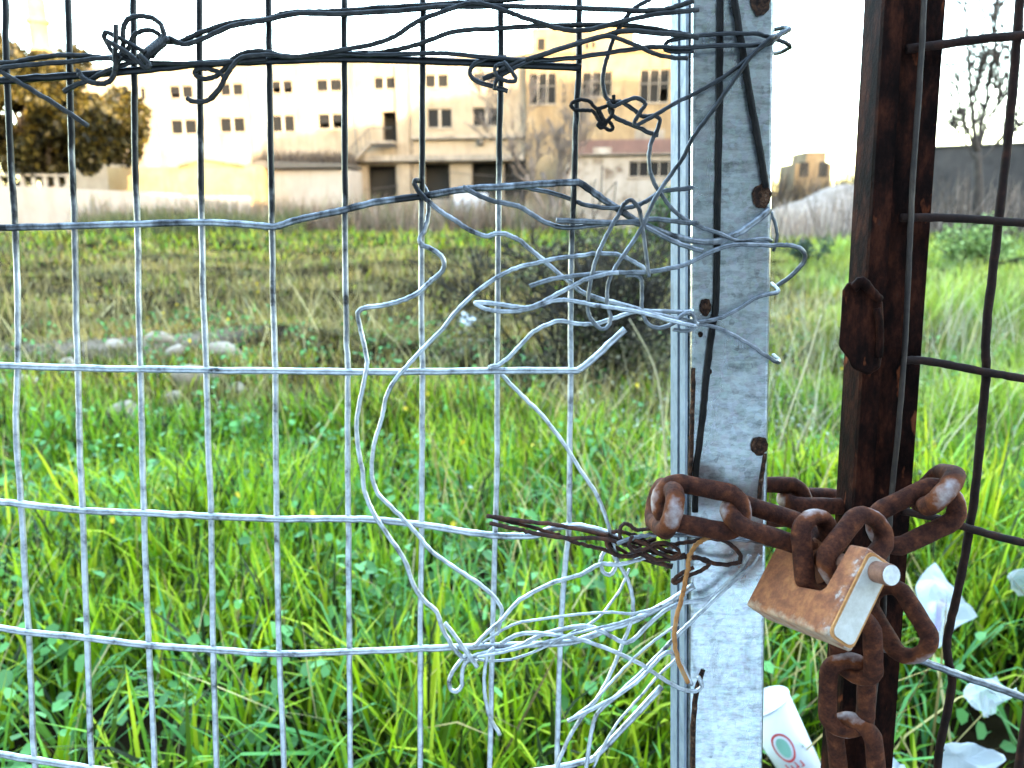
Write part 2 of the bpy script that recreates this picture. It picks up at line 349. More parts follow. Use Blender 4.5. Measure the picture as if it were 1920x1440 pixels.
mb = MB(); fbox(mb, uL-.2, uR, zT+.002, zT+.25, -14.2, .18); mb.build('parapet', M['cream'], fac, smooth=False)
mb = MB(); c = facade(310, 110)[0]; fbox(mb, facade(398, 110)[0], facade(424, 110)[0], zT+.26, zT+1.1, -6, -4); mb.build('roof_hatch', M['concrete'], fac, smooth=False)
def window(h, k, parent, off=0, mullions=1, empty_half=None):
    u0, z0, u1, z1 = h; f = MB(); t = .05
    fbox(f, u0, u1, z0, z0+t, off-.22, off-.1); fbox(f, u0, u1, z1-t, z1, off-.22, off-.1)
    fbox(f, u0, u0+t, z0+t, z1-t, off-.22, off-.1); fbox(f, u1-t, u1, z0+t, z1-t, off-.22, off-.1)
    for i in range(mullions):
        um = u0+(u1-u0)*(i+1)/(mullions+1); wm = .17 if mullions == 1 else .06; fbox(f, um-wm/2, um+wm/2, z0+t, z1-t, off-.225, off-.095)
    fr = f.build('window', M['frame'], parent, smooth=False)
    cuts = np.linspace(u0, u1, mullions+2)
    for i in range(mullions+1):
        p = MB(); tilt = random.uniform(-.05, .05); a, b = cuts[i], cuts[i+1]
        lo = z0 + (random.uniform(.25, .5)*(z1-z0) if random.random() < .18 else 0)   # some panes broken away
        p.add([fpt(a, lo, off-.17), fpt(b, lo+random.uniform(0, .1), off-.17-tilt), fpt(b, z1, off-.17-tilt), fpt(a, z1, off-.17)], [(0, 1, 2, 3)])
        p.build('pane', M['glass'], fr, smooth=False)
    b = MB(); fbox(b, u0-.1, u1+.1, z0-.1, z0-.003, off-.05, off+.1); b.build('sill', M['concrete'], fr, smooth=False)
for k, h in enumerate(holes): window(h, k, fac)
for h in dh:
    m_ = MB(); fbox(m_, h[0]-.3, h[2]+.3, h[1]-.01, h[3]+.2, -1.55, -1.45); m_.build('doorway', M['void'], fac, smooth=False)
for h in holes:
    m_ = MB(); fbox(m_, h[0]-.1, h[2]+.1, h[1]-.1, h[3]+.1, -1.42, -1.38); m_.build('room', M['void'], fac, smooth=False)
# ledges, slab, pilaster, stair
mb = MB(); a, z = facade(775, 259); b, _ = facade(985, 259); fbox(mb, a, b, z-.12, z+.12, .003, .5); mb.build('ledge', M['concrete'], fac, smooth=False)
mb = MB(); a, z = facade(655, 299); b, _ = facade(985, 299); fbox(mb, a, b, z-.22, z+.2, .003, .9); mb.build('slab', M['concrete'], fac, smooth=False)
mb = MB(); a, _ = facade(748, 300); b, _ = facade(770, 300); fbox(mb, a, b, 0.01, zT-.3, .004, .3); mb.build('pilaster', M['cream'], fac, smooth=False)
mb = MB(); a, z = facade(700, 268); b, _ = facade(747, 268); fbox(mb, a, b, z-.2, z, .31, 1.6); mb.build('stair_landing', M['concrete'], fac, smooth=False)
a0, z0 = facade(652, 326); a1, z1 = facade(706, 270); nst = 11
for i in range(nst):
    u = a0+(a1-a0)*i/nst; zz = z0+(z1-z0)*(i+1)/nst; m_ = MB(); fbox(m_, u, u+(a1-a0)/nst*1.15, zz-.3, zz, .91, 1.6); m_.build('step', M['concrete'], fac, smooth=False)
mb = MB()
for i in range(8):
    u = a0+(a1-a0)*i/7; zz = z0+(z1-z0)*i/7; mb.box(fpt(u, zz+.45, 1.55), .05, .05, 1.1)
mb.tube([fpt(a0, z0+1, 1.55), fpt(a1, z1+1, 1.55), fpt(b, z1+1, 1.55)], .04, 5); mb.build('handrail', M['rail'], fac, smooth=False)
mb = MB(); c0, cz = facade(902, 267); mb.tube([fpt(c0, cz, .01), fpt(c0, cz, .35)], .28, 10); mb.build('vent_cowl', M['rail'], fac)
for px in (295, 470, 665, 770): u = facade(px, 200)[0]; m_ = MB(); m_.tube([fpt(u, zT-.1, .12), fpt(u+.05, zT*.5, .1), fpt(u, .1, .12)], .07, 6); m_.build('downpipe', M['concrete'], fac)
for px, wd_, hh in ((545, 1.4, .9), (850, 2.2, .7), (690, .8, 1.3)): u = facade(px, 110)[0]; m_ = MB(); fbox(m_, u, u+wd_, zT+.26, zT+.26+hh, -5, -3.6); m_.build('roof_box', M['concrete'], fac, smooth=False)
for u_, z_, l_ in ((facade(560, 300)[0], 3.2, 9), (facade(840, 280)[0], 4.2, 8)): m_ = MB(); m_.tube(catmull([fpt(u_, z_, .25), fpt(u_+l_*.5, z_-.35, .3), fpt(u_+l_, z_+.1, .25)], 5), .025, 4); m_.build('slack_cable', M['rail'], fac)
ms = empty('antenna_mast', fpt(facade(617, 300)[0], zT+.25, -4), 'thin red and white antenna mast on the factory roof', 'mast'); M['mastred'] = flat('mast_red', (.16,.02,.015), .6); uu = facade(617, 60, -4)[0]; zz0, zz1 = zT+.26, facade(617, 18, -4)[1]
for i in range(6): m_ = MB(); m_.tube([fpt(uu, zz0+(zz1-zz0)*i/6, -4), fpt(uu, zz0+(zz1-zz0)*(i+1)/6-.003, -4)], .07, 6); m_.build('section', M['mastred'] if i % 2 else M['frame'], ms)
# right wing with the tall windows and the stair tower
wing = empty('factory_wing', fpt(facade(1180, 300)[0], 0), 'taller ochre factory wing with large grid windows left of the metal post', 'building')
uW0, uW1 = facade(986, 300, .8)[0], facade(1400, 300, .8)[0]; zW = facade(1272, 95, .8)[1]
wh = [prect(992,135,1043,196,.8), prect(1090,133,1148,182,.8), prect(1198,128,1256,193,.8), prect(1310,126,1370,190,.8)]
mb = MB(); wall_holes(mb, uW0, uW1, 0, zW, wh, .8, .4); fbox(mb, uW0, uW1, 0, zW-.02, -12, -1); fbox(mb, uW0, uW0+.2, 0, zW-.01, -1, .79); fbox(mb, uW1-.2, uW1, 0, zW-.01, -1, .79)
mb.build('wall', M['ochre'], wing, smooth=False)
for k, h in enumerate(wh):
    window(h, k, wing, .8, 2); m_ = MB(); fbox(m_, h[0], h[2], h[1]+(h[3]-h[1])*.55, h[1]+(h[3]-h[1])*.6, .55, .72); m_.build('transom', M['rail'], wing, smooth=False)
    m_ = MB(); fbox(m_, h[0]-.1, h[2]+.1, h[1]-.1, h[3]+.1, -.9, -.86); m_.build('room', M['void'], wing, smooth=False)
mb = MB(); fbox(mb, uW0-.1, uW1+.1, zW+.002, zW+.2, -12, 1.0); mb.build('parapet', M['ochre'], wing, smooth=False)
t0, zt = facade(996, 53, -2); t1, _ = facade(1190, 53, -2); t2, zt2 = facade(1224, 83, -2)
mb = MB(); fbox(mb, t0, t1, zW+.21, zt, -9, -2); mb.build('stair_tower', M['ochre'], wing, smooth=False)
mb = MB(); fbox(mb, t1+.01, t2, zW+.21, zt2, -9, -2.2); mb.build('tower_annex', M['ochre'], wing, smooth=False)
for (x0, y0, x1, y1) in ((1008,72,1022,95), (1098,80,1104,92), (1110,78,1116,90)):
    h = prect(x0, y0, x1, y1, -2); m_ = MB(); fbox(m_, h[0], h[2], h[1], h[3], -2.1, -1.96); m_.build('tower_window', M['glass'], wing, smooth=False)
# low lean-to in front of the wing
lean = empty('lean_to_shed', fpt(facade(1180, 380, 5)[0], 0, 5), 'low whitewashed lean-to with peeling wall and dull red roof band', 'shed')
u0, zl = facade(1062, 291, 5); u1, _ = facade(1400, 291, 5); lh = [prect(1178,301,1275,332,5), prect(1300,301,1380,332,5)]
mb = MB(); wall_holes(mb, u0, u1, 0, zl, lh, 5, .3); fbox(mb, u0, u1, 0, zl-.03, .85, 4.2); fbox(mb, u0, u0+.2, 0, zl-.02, 4.2, 4.99); mb.build('wall', M['peel'], lean, smooth=False)
for h in lh:
    window(h, 0, lean, 5, 4)
za = facade(1100, 263, 5)[1]; mb = MB(); fbox(mb, facade(1082, 263, 5)[0], u1, zl+.06, za, 3.2, 5.25); mb.build('roof_fascia', M['mauve'], lean, smooth=False)
mb = MB(); fbox(mb, u0-.1, u1, zl-.02, zl+.055, .9, 5.4); mb.build('roof_slab', M['concrete'], lean, smooth=False)
mb = MB(); h = prect(1190,243,1246,262,4); fbox(mb, h[0], h[2], za+.003, h[3], 3.4, 4.4); mb.build('water_tank', M['concrete'], lean, smooth=False)
mb = MB(); h = prect(1112,276,1146,288,5.3); fbox(mb, h[0], h[2], h[1], h[3], 5.26, 5.3); mb.build('sign_board', M['peel'], lean, smooth=False)
# sunlit shed and its gable roof, white annex, canopy
sh = empty('yellow_shed', fpt(facade(370, 380, 6)[0], 0, 6), 'low yellow shed with shallow gable roof between tree and factory', 'shed')
a, zb = facade(200, 314, 6); b, _ = facade(478, 314, 6); g0 = facade(345, 312, 6)[0]; g1, gz = facade(385, 303, 6); g2 = facade(452, 313, 6)[0]
mb = MB(); fbox(mb, a, b, 0, zb, 1.2, 6); mb.build('wall', M['shedlit'], sh, smooth=False)
mb = MB(); tri = [(g0, zb+.003), (g2, zb+.003), (g1, gz)]
mb.add([fpt(u, z, 6.1) for u, z in tri]+[fpt(u, z, 1.0) for u, z in tri], [(0,1,2), (5,4,3), (0,2,5,3), (2,1,4,5), (1,0,3,4)]); mb.build('gable', M['shedlit'], sh, smooth=False)
mb = MB(); mb.tube([fpt(g0-.3, zb+.03, 6.15), fpt(g1, gz+.12, 6.15), fpt(g2+.3, zb+.03, 6.15)], .14, 4); mb.build('verge', M['ochre'], sh, smooth=False)
an = empty('white_annex', fpt(facade(570, 380, 4)[0], 0, 4), 'plain white annex below the dark canopy', 'annex')
a, zb = facade(480, 320, 4); b, _ = facade(652, 320, 4); mb = MB(); fbox(mb, a, b, 0, zb, 1.0, 4); mb.build('wall', M['whitewall'], an, smooth=False)
mb = MB(); a, z = facade(448, 316, 4); b2, z2 = facade(600, 310, 4)
mb.add([fpt(a, z-.05, 4.6), fpt(b, z, 4.6), fpt(b, z+.25, 4.6), fpt(a+2, z+.5, 4.6), fpt(a, z-.05, .95), fpt(b, z, .95), fpt(b, z+.25, .95), fpt(a+2, z+.5, .95)],
       [(0,1,2,3), (7,6,5,4), (0,4,5,1), (1,5,6,2), (2,6,7,3), (3,7,4,0)]); mb.build('canopy', M['rail'], an, smooth=False); CANOPY = (a+1.2, b, z+.3)
# boundary wall on the left with pillared upper part
bw = empty('boundary_wall', D(150, 415, 44), 'long whitewashed boundary wall at the left edge of the field', 'wall')
def wallstrip(name, x0, y0, x1, y1, d0, d1, th, m, parent, zb=0.0):
    A = D(x0, y0, d0); B = D(x1, y1, d1); e = (B-A)*np.array([1, 1, 0]); e /= np.linalg.norm(e); n = np.array([-e[1], e[0], 0])*th
    q = MB(); q.add([(A[0], A[1], zb), (B[0], B[1], zb), tuple(B), tuple(A), (A[0]+n[0], A[1]+n[1], zb), (B[0]+n[0], B[1]+n[1], zb), tuple(B+n), tuple(A+n)],
                    [(0,1,2,3), (7,6,5,4), (0,4,5,1), (1,5,6,2), (2,6,7,3), (3,7,4,0)])
    return q.build(name, m, parent, smooth=False)
wallstrip('wall_panel', -120, 344, 140, 352, 42, 44, .25, M['whitewall'], bw)
wallstrip('wall_panel', 140.3, 354, 340, 363, 44.02, 46, .25, M['whitewall'], bw); wallstrip('wall_panel', 340.3, 366, 470, 368, 46.02, 47.5, .25, M['whitewall'], bw)
A = D(-120, 322, 42.1); B = D(135, 326, 44.1)
wallstrip('coping', -120, 322, 135, 328, 42.05, 44.02, .2, M['whitewall'], bw, zb=D(0, 329, 43)[2])
for px in np.arange(-110, 130, 21.5): 
    t_ = (px+120)/255; dd = 42.08+2*t_; a = D(px, 346, dd); b_ = D(px, 328, dd); m_ = MB(); m_.box((a[0], a[1]+.12, (a[2]+b_[2])/2-.03), .22, .14, b_[2]-a[2]+.18); m_.build('baluster', M['whitewall'], bw, smooth=False)
# chimney behind the tree
ch = empty('brick_chimney', D(118, 400, 95)*np.array([1, 1, 0]), 'tall slender yellow brick chimney rising behind the tree', 'chimney')
c = D(118, 400, 95); zt_ = D(118, -60, 95)[2]; mb = MB(); mb.tube([(c[0], c[1], 0), (c[0], c[1], zt_)], [1.3, 1.0], 16); mb.build('shaft', M['ochre'], ch)
for py in (45, 100): z = D(118, py, 95)[2]; mb = MB(); mb.tube([(c[0], c[1], z), (c[0], c[1], z+.5)], 1.3, 16); mb.build('band', M['shedlit'], ch)
# things along the factory foot
b1 = MB(); h = prect(855, 362, 915, 420, 8); fbox(b1, h[0], h[2], .0, h[3], 8, 8.5); o = b1.build('white_hoarding', M['board'], smooth=False); setp(o, 'plain white hoarding standing against the factory foot', 'hoarding'); bevel(o, .04)
b1 = MB(); h = prect(818, 374, 853, 420, 7); fbox(b1, h[0], h[2], .0, h[3], 7, 8); o = b1.build('grey_bin', M['concrete'], smooth=False); setp(o, 'grey block beside the white hoarding at the factory foot', 'bin'); bevel(o, .08)
mb = MB(); c = D(993, 402, 50); NV = 7
vv = [(c[0]+(i/NV-.5)*1.7, c[1]+.3*math.sin(i*2.1+j), (j/NV)**.8*1.35*(1-.5*(2*i/NV-1)**2)+.02+.06*math.sin(3*i+2*j)) for j in range(NV+1) for i in range(NV+1)]
mb.add(vv, [(j*(NV+1)+i, j*(NV+1)+i+1, (j+1)*(NV+1)+i+1, (j+1)*(NV+1)+i) for j in range(NV) for i in range(NV)])
o = mb.build('tarpaulin', M['tarp']); setp(o, 'crumpled blue tarpaulin heaped before the factory', 'tarpaulin'); so_ = o.modifiers.new('thick', 'SOLIDIFY'); so_.thickness = .05
# the right side: dark wall, yellow ruin, mound
dw = empty('dark_wall', D(1850, 400, 38)*np.array([1, 1, 0]), 'dark stone wall running behind the gate at the far right', 'wall')
wallstrip('wall_panel', 1690, 279, 2200, 262, 41, 34, .4, M['darkwall'], dw); wallstrip('coping', 1685, 276.5, 2200, 259.5, 40.95, 33.95, .55, M['concrete'], dw, zb=D(1690, 279, 41)[2]+.002)
rn = empty('ruined_house', D(1530, 400, 70)*np.array([1, 1, 0]), 'small ochre ruined house between the post and gate', 'house')
a = D(1492, 300, 70); b = D(1562, 284, 70); mb = MB(); mb.box(((a[0]+b[0])/2, 72, b[2]*.42), b[0]-a[0], 4, b[2]*.84); mb.build('wall', M['ochre'], rn, smooth=False)
mb = MB(); e_ = D(1535, 264, 70); mb.box((e_[0], 72, b[2]*.92+.0), 1.8, 3.6, b[2]*.155); mb.build('upper_room', M['ochre'], rn, smooth=False)
for px in (1508, 1545): q = D(px, 318, 69.9); mb = MB(); mb.box((q[0], 69.98, q[2]), .8, .1, 1.3); mb.build('window', M['void'], rn, smooth=False)
mb = MB(); mo = D(1545, 400, 36); NN = 26; vv = []
for j in range(NN+1):
    for i in range(NN+1):
        x = (i/NN-.5)*13; y = (j/NN-.5)*9; hgt = 2.45*math.exp(-((x-1.0)/4.2)**2-(y/3.2)**2)+.12*math.sin(2.1*x+y)*math.exp(-(x/4)**2-(y/3)**2)-.12
        vv.append((mo[0]+x, mo[1]+y, hgt))
mb.add(vv, [(j*(NN+1)+i, j*(NN+1)+i+1, (j+1)*(NN+1)+i+1, (j+1)*(NN+1)+i) for j in range(NN) for i in range(NN)])
M['mound'] = plaster('pale_rubble_earth', [(.3, (.13,.095,.07)), (.55, (.24,.185,.145)), (.75, (.30,.24,.195))], 2.2, (.2,.16,.13), .5)
setp(mb.build('mound', M['mound']), kind='structure')
# unseen street buildings added behind the camera, outlined to shade the fence and the field from the low sun
TT = math.tan(R(SUN_EL))*math.sqrt(1+SUN_K**2); Y0 = -8.0  # street front set close so the metal mirrors the added dark walls
def shade(px, py, dist):                                    # where a wanted shadow edge falls back onto the street front
    p = D(px, py, dist); return p[0]+SUN_K*(p[1]-Y0), p[2]+TT*(p[1]-Y0)
edge = [shade(x, y, 60) for x, y in ((478, 300), (520, 247), (745, 226), (800, 190), (990, 168), (1150, 172), (1272, 140))]
edge = [edge[0]] + edge[1:]; x0 = edge[0][0]
oc = empty('shade_building', (x0+25, Y0, 0), 'unseen long grey building added behind the viewer to shade the field', 'building')
e2 = shade(1535, 258, 70); prof = [(x0, 0)] + edge + [e2, (e2[0]+30, e2[1]+1), (e2[0]+30, 0)]; n = len(prof)
mb = MB(); mb.add([(x, Y0, z) for x, z in prof]+[(x+SUN_K*12, Y0-12, z) for x, z in prof], [tuple(range(n-1, -1, -1)), tuple(range(n, 2*n))]+[(i, (i+1) % n, n+(i+1) % n, n+i) for i in range(n)])
mb.build('wall', M['occl'], oc, smooth=False)
tr_ = shade(185, 330, 46); tl_ = shade(100, 252, 46); xg = shade(272, 330, 46)[0]
oc2 = empty('shade_house', (tr_[0]-20, Y0, 0), 'unseen lower house added behind the viewer to shade the evergreen', 'house')
mb = MB(); mb.box((xg-20, Y0-6, tl_[1]/2), 40, 12, tl_[1]); mb.build('wall', M['occl'], oc2, smooth=False)
mb = MB(); mb.box((xg-20, Y0-6, tl_[1]+.15), 40.6, 12.6, .29); mb.build('roof', M['roof'], oc2, smooth=False)

lz = shade(300, 366, 46)[1]; xm = (xg+x0)/2
oc3 = empty('shade_low_house', (xm, Y0, 0), 'unseen low house added behind the viewer to shade the boundary wall', 'house')
mb = MB(); mb.box((xm, Y0-3, lz/2), x0-xg-.05, 6, lz); mb.build('wall', M['occl'], oc3, smooth=False)

# ------------------------------------------------------------------ vegetation
def fastmesh(name, V, quads, tris, cols, mat_, parent=None, smooth=False):
    V = np.asarray(V, np.float32); nq, ntr = len(quads), len(tris)
    me = bpy.data.meshes.new(name); me.vertices.add(len(V)); me.loops.add(nq*4+ntr*3); me.polygons.add(nq+ntr)
    o0 = org(parent) if parent is not None else np.zeros(3)
    me.vertices.foreach_set('co', (V-o0.astype(np.float32)).ravel())
    li = np.concatenate([np.asarray(quads, np.int32).ravel(), np.asarray(tris, np.int32).ravel()]) if ntr else np.asarray(quads, np.int32).ravel()
    me.loops.foreach_set('vertex_index', li)
    st = np.concatenate([np.arange(nq)*4, nq*4+np.arange(ntr)*3]).astype(np.int32)
    me.polygons.foreach_set('loop_start', st); me.update(calc_edges=True); me.validate()
    at = me.attributes.new('Col', 'FLOAT_COLOR', 'POINT'); c4 = np.ones((len(V), 4), np.float32); c4[:, :3] = cols; at.data.foreach_set('color', c4.ravel())
    me.materials.append(mat_)
    o = bpy.data.objects.new(name, me); COL.objects.link(o)
    if parent is not None: o.parent = parent
    return o
def blades(P, H, W, ang, lean, droop, C):
    """grass blades: P base (n,3), H height, W half width, ang azimuth, lean start lean, droop end lean"""
    n = len(P); d = np.stack([np.cos(ang), np.sin(ang), np.zeros(n)], 1); s = np.stack([-np.sin(ang), np.cos(ang), np.zeros(n)], 1)
    tw = rng.uniform(-.9, .9, n)[:, None]; s = s*np.cos(tw)+d*np.sin(tw)
    V = np.zeros((n, 7, 3)); ts = [0, .4, .75, 1.0]; k = 0
    pos = P.copy(); th = lean.copy(); prev = 0
    for i, t in enumerate(ts):
        if i:
            th = lean+(droop-lean)*t*t; seg = (t-prev)*H; pos = pos + d*(np.sin(th)*seg)[:, None] + np.array([0, 0, 1.])*(np.cos(th)*seg)[:, None]
        prev = t; wd = W*[.75, 1.0, .7, 0][i]
        if i < 3: V[:, k] = pos-s*wd[:, None]; V[:, k+1] = pos+s*wd[:, None]; k += 2
        else: V[:, 6] = pos
    b = np.arange(n)[:, None]*7
    quads = np.concatenate([b+np.array([[0, 1, 3, 2]]), b+np.array([[2, 3, 5, 4]])]); tris = b+np.array([[4, 5, 6]])
    cc = np.repeat(C[:, None, :], 7, 1)
    return V.reshape(-1, 3), quads, tris, cc.reshape(-1, 3)
def vnoise(x, y, s, seed=0):
    x = x*s+seed*17.3; y = y*s-seed*9.1
    return (np.sin(x*1.0+1.7*np.sin(y*.9+seed))+np.sin(y*1.3+1.3*np.sin(x*1.1))+np.sin(.7*x-1.9*y+seed)*.7)/2.7
SHRUB = G(1120, 715); ROCK = (-3.3, 6.0)
def field(n, y0, y1, tuft, spread, density_pow=1.0, seedn=0, fn=None):
    """tuft centres spread over the visible wedge of the field (with a margin)"""
    u = rng.uniform(0, 1, n); y = (y0**density_pow+u*(y1**density_pow-y0**density_pow))**(1/density_pow)
    x = rng.uniform(-1, 1, n)*(.86*y+.25)
    keep = np.ones(n, bool)
    if fn is not None: keep = rng.uniform(0, 1, n) < fn(x, y)
    x, y = x[keep], y[keep]
    x = np.repeat(x, tuft)+rng.normal(0, 1, len(x)*tuft)*spread; y = np.repeat(y, tuft)+rng.normal(0, 1, len(y)*tuft)*spread
    return x, y
def lush(x, y):                                            # how green and tall
    l = np.clip(1.1-(y-3.3-.9*np.clip(x-.2, 0, 1.5))/2.0, 0, 1)
    l = np.maximum(l, np.clip((x-.35*y+.1)/1.0, 0, 1)*.8)    # right of the post stays green
    l = np.maximum(l, np.clip((y-15)/12, 0, 1)*.62)
    l = l+.28*vnoise(x, y, .9, 1)-.2*np.clip(vnoise(x, y, 2.2, 4), 0, 1)
    r = np.exp(-(((x-ROCK[0])/2.0)**2+((y-ROCK[1])/1.0)**2)); l = l*(1-.85*r)
    sh_ = np.exp(-(((x-SHRUB[0])/.75)**2+((y-SHRUB[1])/.6)**2)); l = l*(1-.6*sh_)
    return np.clip(l, 0, 1)
GREENS = np.array([(.24,.41,.008), (.36,.53,.012), (.08,.15,.006), (.50,.58,.03), (.20,.42,.045), (.022,.038,.005)])
OLIVE = np.array([(.25,.23,.018), (.38,.28,.05), (.12,.09,.016), (.46,.36,.11), (.045,.035,.009)])
STRAW = np.array([(.44,.34,.13), (.34,.25,.09), (.52,.43,.20), (.14,.095,.04)])
def gcol(x, y):
    n = len(x); l = lush(x, y); c = GREENS[rng.integers(0, len(GREENS), n)].copy(); o_ = OLIVE[rng.integers(0, len(OLIVE), n)]; s_ = STRAW[rng.integers(0, len(STRAW), n)]
    q = rng.uniform(0, 1, n); c = np.where((q > l+.12)[:, None], o_, c); q2 = rng.uniform(0, 1, n); c = np.where((q2 > .5*l+.62)[:, None], s_, c)
    yel = np.clip((x-.3*y)/1.2, 0, 1)*np.clip((y-2.5)/2, 0, 1)*.6
    c = c*(1-yel[:, None])+np.array([.46,.54,.10])*yel[:, None]
    pat = np.clip((y-4.2)/1.5, 0, 1)*(.5+.5*np.tanh(3*vnoise(x*.8, y*1.3, 1.15, 6)))     # darker plants growing in patches
    far = np.clip((y-18)/12, 0, 1); c = c*(1+np.array([.30, .12, -.1])*np.clip(vnoise(x, y, 2.0, 12), -1, 1)[:, None])
    return c*(1-.55*pat-.35*far*(1-.55*pat))[:, None]*rng.uniform(.75, 1.25, (n, 1))
def grass_layer(x, y, hmul, wmul, dry=False):
    n = len(x); l = lush(x, y); z = gh(x, y)-.01
    keep = ~((y < .95)); x, y, z, l = x[keep], y[keep], z[keep], l[keep]; n = len(x)
    rock = np.exp(-(((x-ROCK[0])/1.9)**2+((y-ROCK[1])/.9)**2))
    H = (.10+.16*l)*rng.uniform(.55, 1.35, n)*hmul*(1-.55*rock); H = H*(1+.9*np.clip((y-4.5)/2, 0, 1)*np.clip(vnoise(x, y, 1.5, 8), -.5, 1)); H = H*(1+.42*vnoise(x, y, 2.6, 10)); W = (.0021+.0018*l)*rng.uniform(.6, 1.5, n)*wmul
    ang = rng.uniform(0, 2*np.pi, n); lean = np.abs(rng.normal(.18, .18, n)); droop = lean+np.abs(rng.normal(.55, .45, n))
    return blades(np.stack([x, y, z], 1), H, W, ang, lean, droop, gcol(x, y))
def merge(parts):
    Vs, Qs, Ts, Cs = [], [], [], []; b = 0
    for V_, q_, t_, c_ in parts: Vs.append(V_); Qs.append(q_+b); Ts.append(t_+b); Cs.append(c_); b += len(V_)
    return np.concatenate(Vs), np.concatenate(Qs), np.concatenate(Ts), np.concatenate(Cs)
P_ = []
x, y = field(4700, 1.0, 4.2, 11, .022, 1.6, fn=lambda x, y: np.clip(.58+.9*vnoise(x, y, 3.4, 9), .2, 1)); P_.append(grass_layer(x, y, 1.0, 1.12))
x, y = field(7200, 3.6, 9, 9, .04, 1.5, fn=lambda x, y: np.clip(.6+.9*vnoise(x, y, 2.2, 9), .12, 1)); P_.append(grass_layer(x, y, 1.0, 1.45))
x, y = field(6500, 8, 22, 7, .12, 1.5); P_.append(grass_layer(x, y, 1.15, 3.2))
x, y = field(6000, 20, 50, 6, .3, 1.5); P_.append(grass_layer(x, y, 1.3, 7))
setp(fastmesh('grass', *merge(P_), M['leaf']), 'mixed green and dry grass covering the field', 'grass', kind='stuff')
# long arching broad blades close to the fence
x, y = field(240, 1.05, 2.7, 4, .03, 1.4); n = len(x)
b_ = blades(np.stack([x, y, gh(x, y)], 1), rng.uniform(.22, .40, n), rng.uniform(.003, .0055, n), rng.uniform(0, 6.28, n), np.abs(rng.normal(.2, .15, n)), rng.uniform(.8, 2.0, n),
            np.array([(.10,.30,.06)])*rng.uniform(.7, 1.25, (n, 1))+rng.uniform(0, .03, (n, 3)))
setp(fastmesh('long_grass', *b_, M['leaf']), 'long arching broad grass blades close behind the fence', 'grass', kind='stuff')
# dry pale stems woven through the grass
x, y = field(4200, 1.15, 8, 2, .1, 1.4, fn=lambda x, y: np.clip(.16+.8*np.exp(-((x-.12*y)/.5)**2)+.5*np.exp(-((x-.4*y)/.35)**2), 0, 1)); n = len(x)
b_ = blades(np.stack([x, y, gh(x, y)], 1), rng.uniform(.2, .5, n)*(1+.04*y), rng.uniform(.0011, .0026, n)*(1+.12*y), rng.uniform(0, 6.28, n), np.abs(rng.normal(.45, .35, n)), np.abs(rng.normal(.8, .5, n)),
            STRAW[rng.integers(0, 4, n)]*rng.uniform(.9, 1.7, (n, 1)))
setp(fastmesh('dry_stems', *b_, M['dry']), 'pale dry stems tangled through the grass', 'dry grass', kind='stuff')
# broad-leaved weeds (round lobed leaves)
def leaves(P, size, C, tilt=.7):
    n = len(P); a = rng.uniform(0, 6.28, n); t = rng.normal(0, tilt, n); t2 = rng.normal(0, tilt, n)
    e1 = np.stack([np.cos(a)*np.cos(t), np.sin(a)*np.cos(t), np.sin(t)], 1); e2 = np.stack([-np.sin(a)*np.cos(t2), np.cos(a)*np.cos(t2), np.sin(t2)], 1)
    sh = np.array([(-1, 0), (-.45, .62), (.35, .72), (1, .05), (.4, -.7), (-.5, -.6)]); V = P[:, None, :]+size[:, None, None]*(sh[None, :, :1]*e1[:, None]+sh[None, :, 1:]*e2[:, None])
    V[:, [1, 2, 4, 5], 2] += (size*.22)[:, None]
    b = np.arange(n)[:, None]*6; q = np.concatenate([b+np.array([[0, 1, 2, 3]]), b+np.array([[0, 3, 4, 5]])])
    return V.reshape(-1, 3), q, np.zeros((0, 3), int), np.repeat(C, 6, 0)
def weedfn(x, y): return np.clip(.10+.5*np.clip(vnoise(x, y, 2.8, 15), 0, 1)+np.exp(-(((x+1.35)/.8)**2+((y-2.5)/.7)**2))+.5*np.exp(-(((x+.2)/.5)**2+((y-1.7)/.4)**2)), 0, 1)
x, y = field(2300, 1.1, 6, 10, .05, 1.3, fn=weedfn); n = len(x)
C_ = np.array([(.16,.40,.11)])*rng.uniform(.45, 1.3, (n, 1))
setp(fastmesh('leafy_weeds', *leaves(np.stack([x, y, gh(x, y)+rng.uniform(.05, .26, n)], 1), rng.uniform(.008, .021, n), C_), M['leaf']), 'small round leaved weeds among the grass', 'weeds', kind='stuff')
# grey-green wiry ground cover on the right and dark brown weeds along the factory foot
x, y = field(900, 2.2, 6.5, 10, .05, 1.3, fn=lambda x, y: np.exp(-((x-.33*y)/.55)**2)); n = len(x)
setp(fastmesh('grey_weeds', *leaves(np.stack([x, y, gh(x, y)+rng.uniform(.03, .34, n)], 1), rng.uniform(.004, .011, n), np.array([(.42,.48,.36)])*rng.uniform(.5, 1.3, (n, 1))), M['leaf']), 'pale grey green weeds around the metal post', 'weeds', kind='stuff')
def strip(n, xr, yr, hr, W, cols, lean=.25):
    x = rng.uniform(*xr, n); y = rng.uniform(*yr, n); cc = np.array(cols)[rng.integers(0, len(cols), n)]*rng.uniform(.7, 1.3, (n, 1))
    return blades(np.stack([x, y, gh(x, y)], 1), rng.uniform(*hr, n)*(.75+.35*vnoise(x, y, .8, 3)), rng.uniform(.5, 1.3, n)*W, rng.uniform(0, 6.28, n), np.abs(rng.normal(lean*.5, lean*.5, n)), np.abs(rng.normal(lean*2, lean, n)), cc)
BR = [(.12,.085,.06), (.17,.13,.10), (.09,.065,.045), (.24,.20,.16), (.10,.11,.05)]
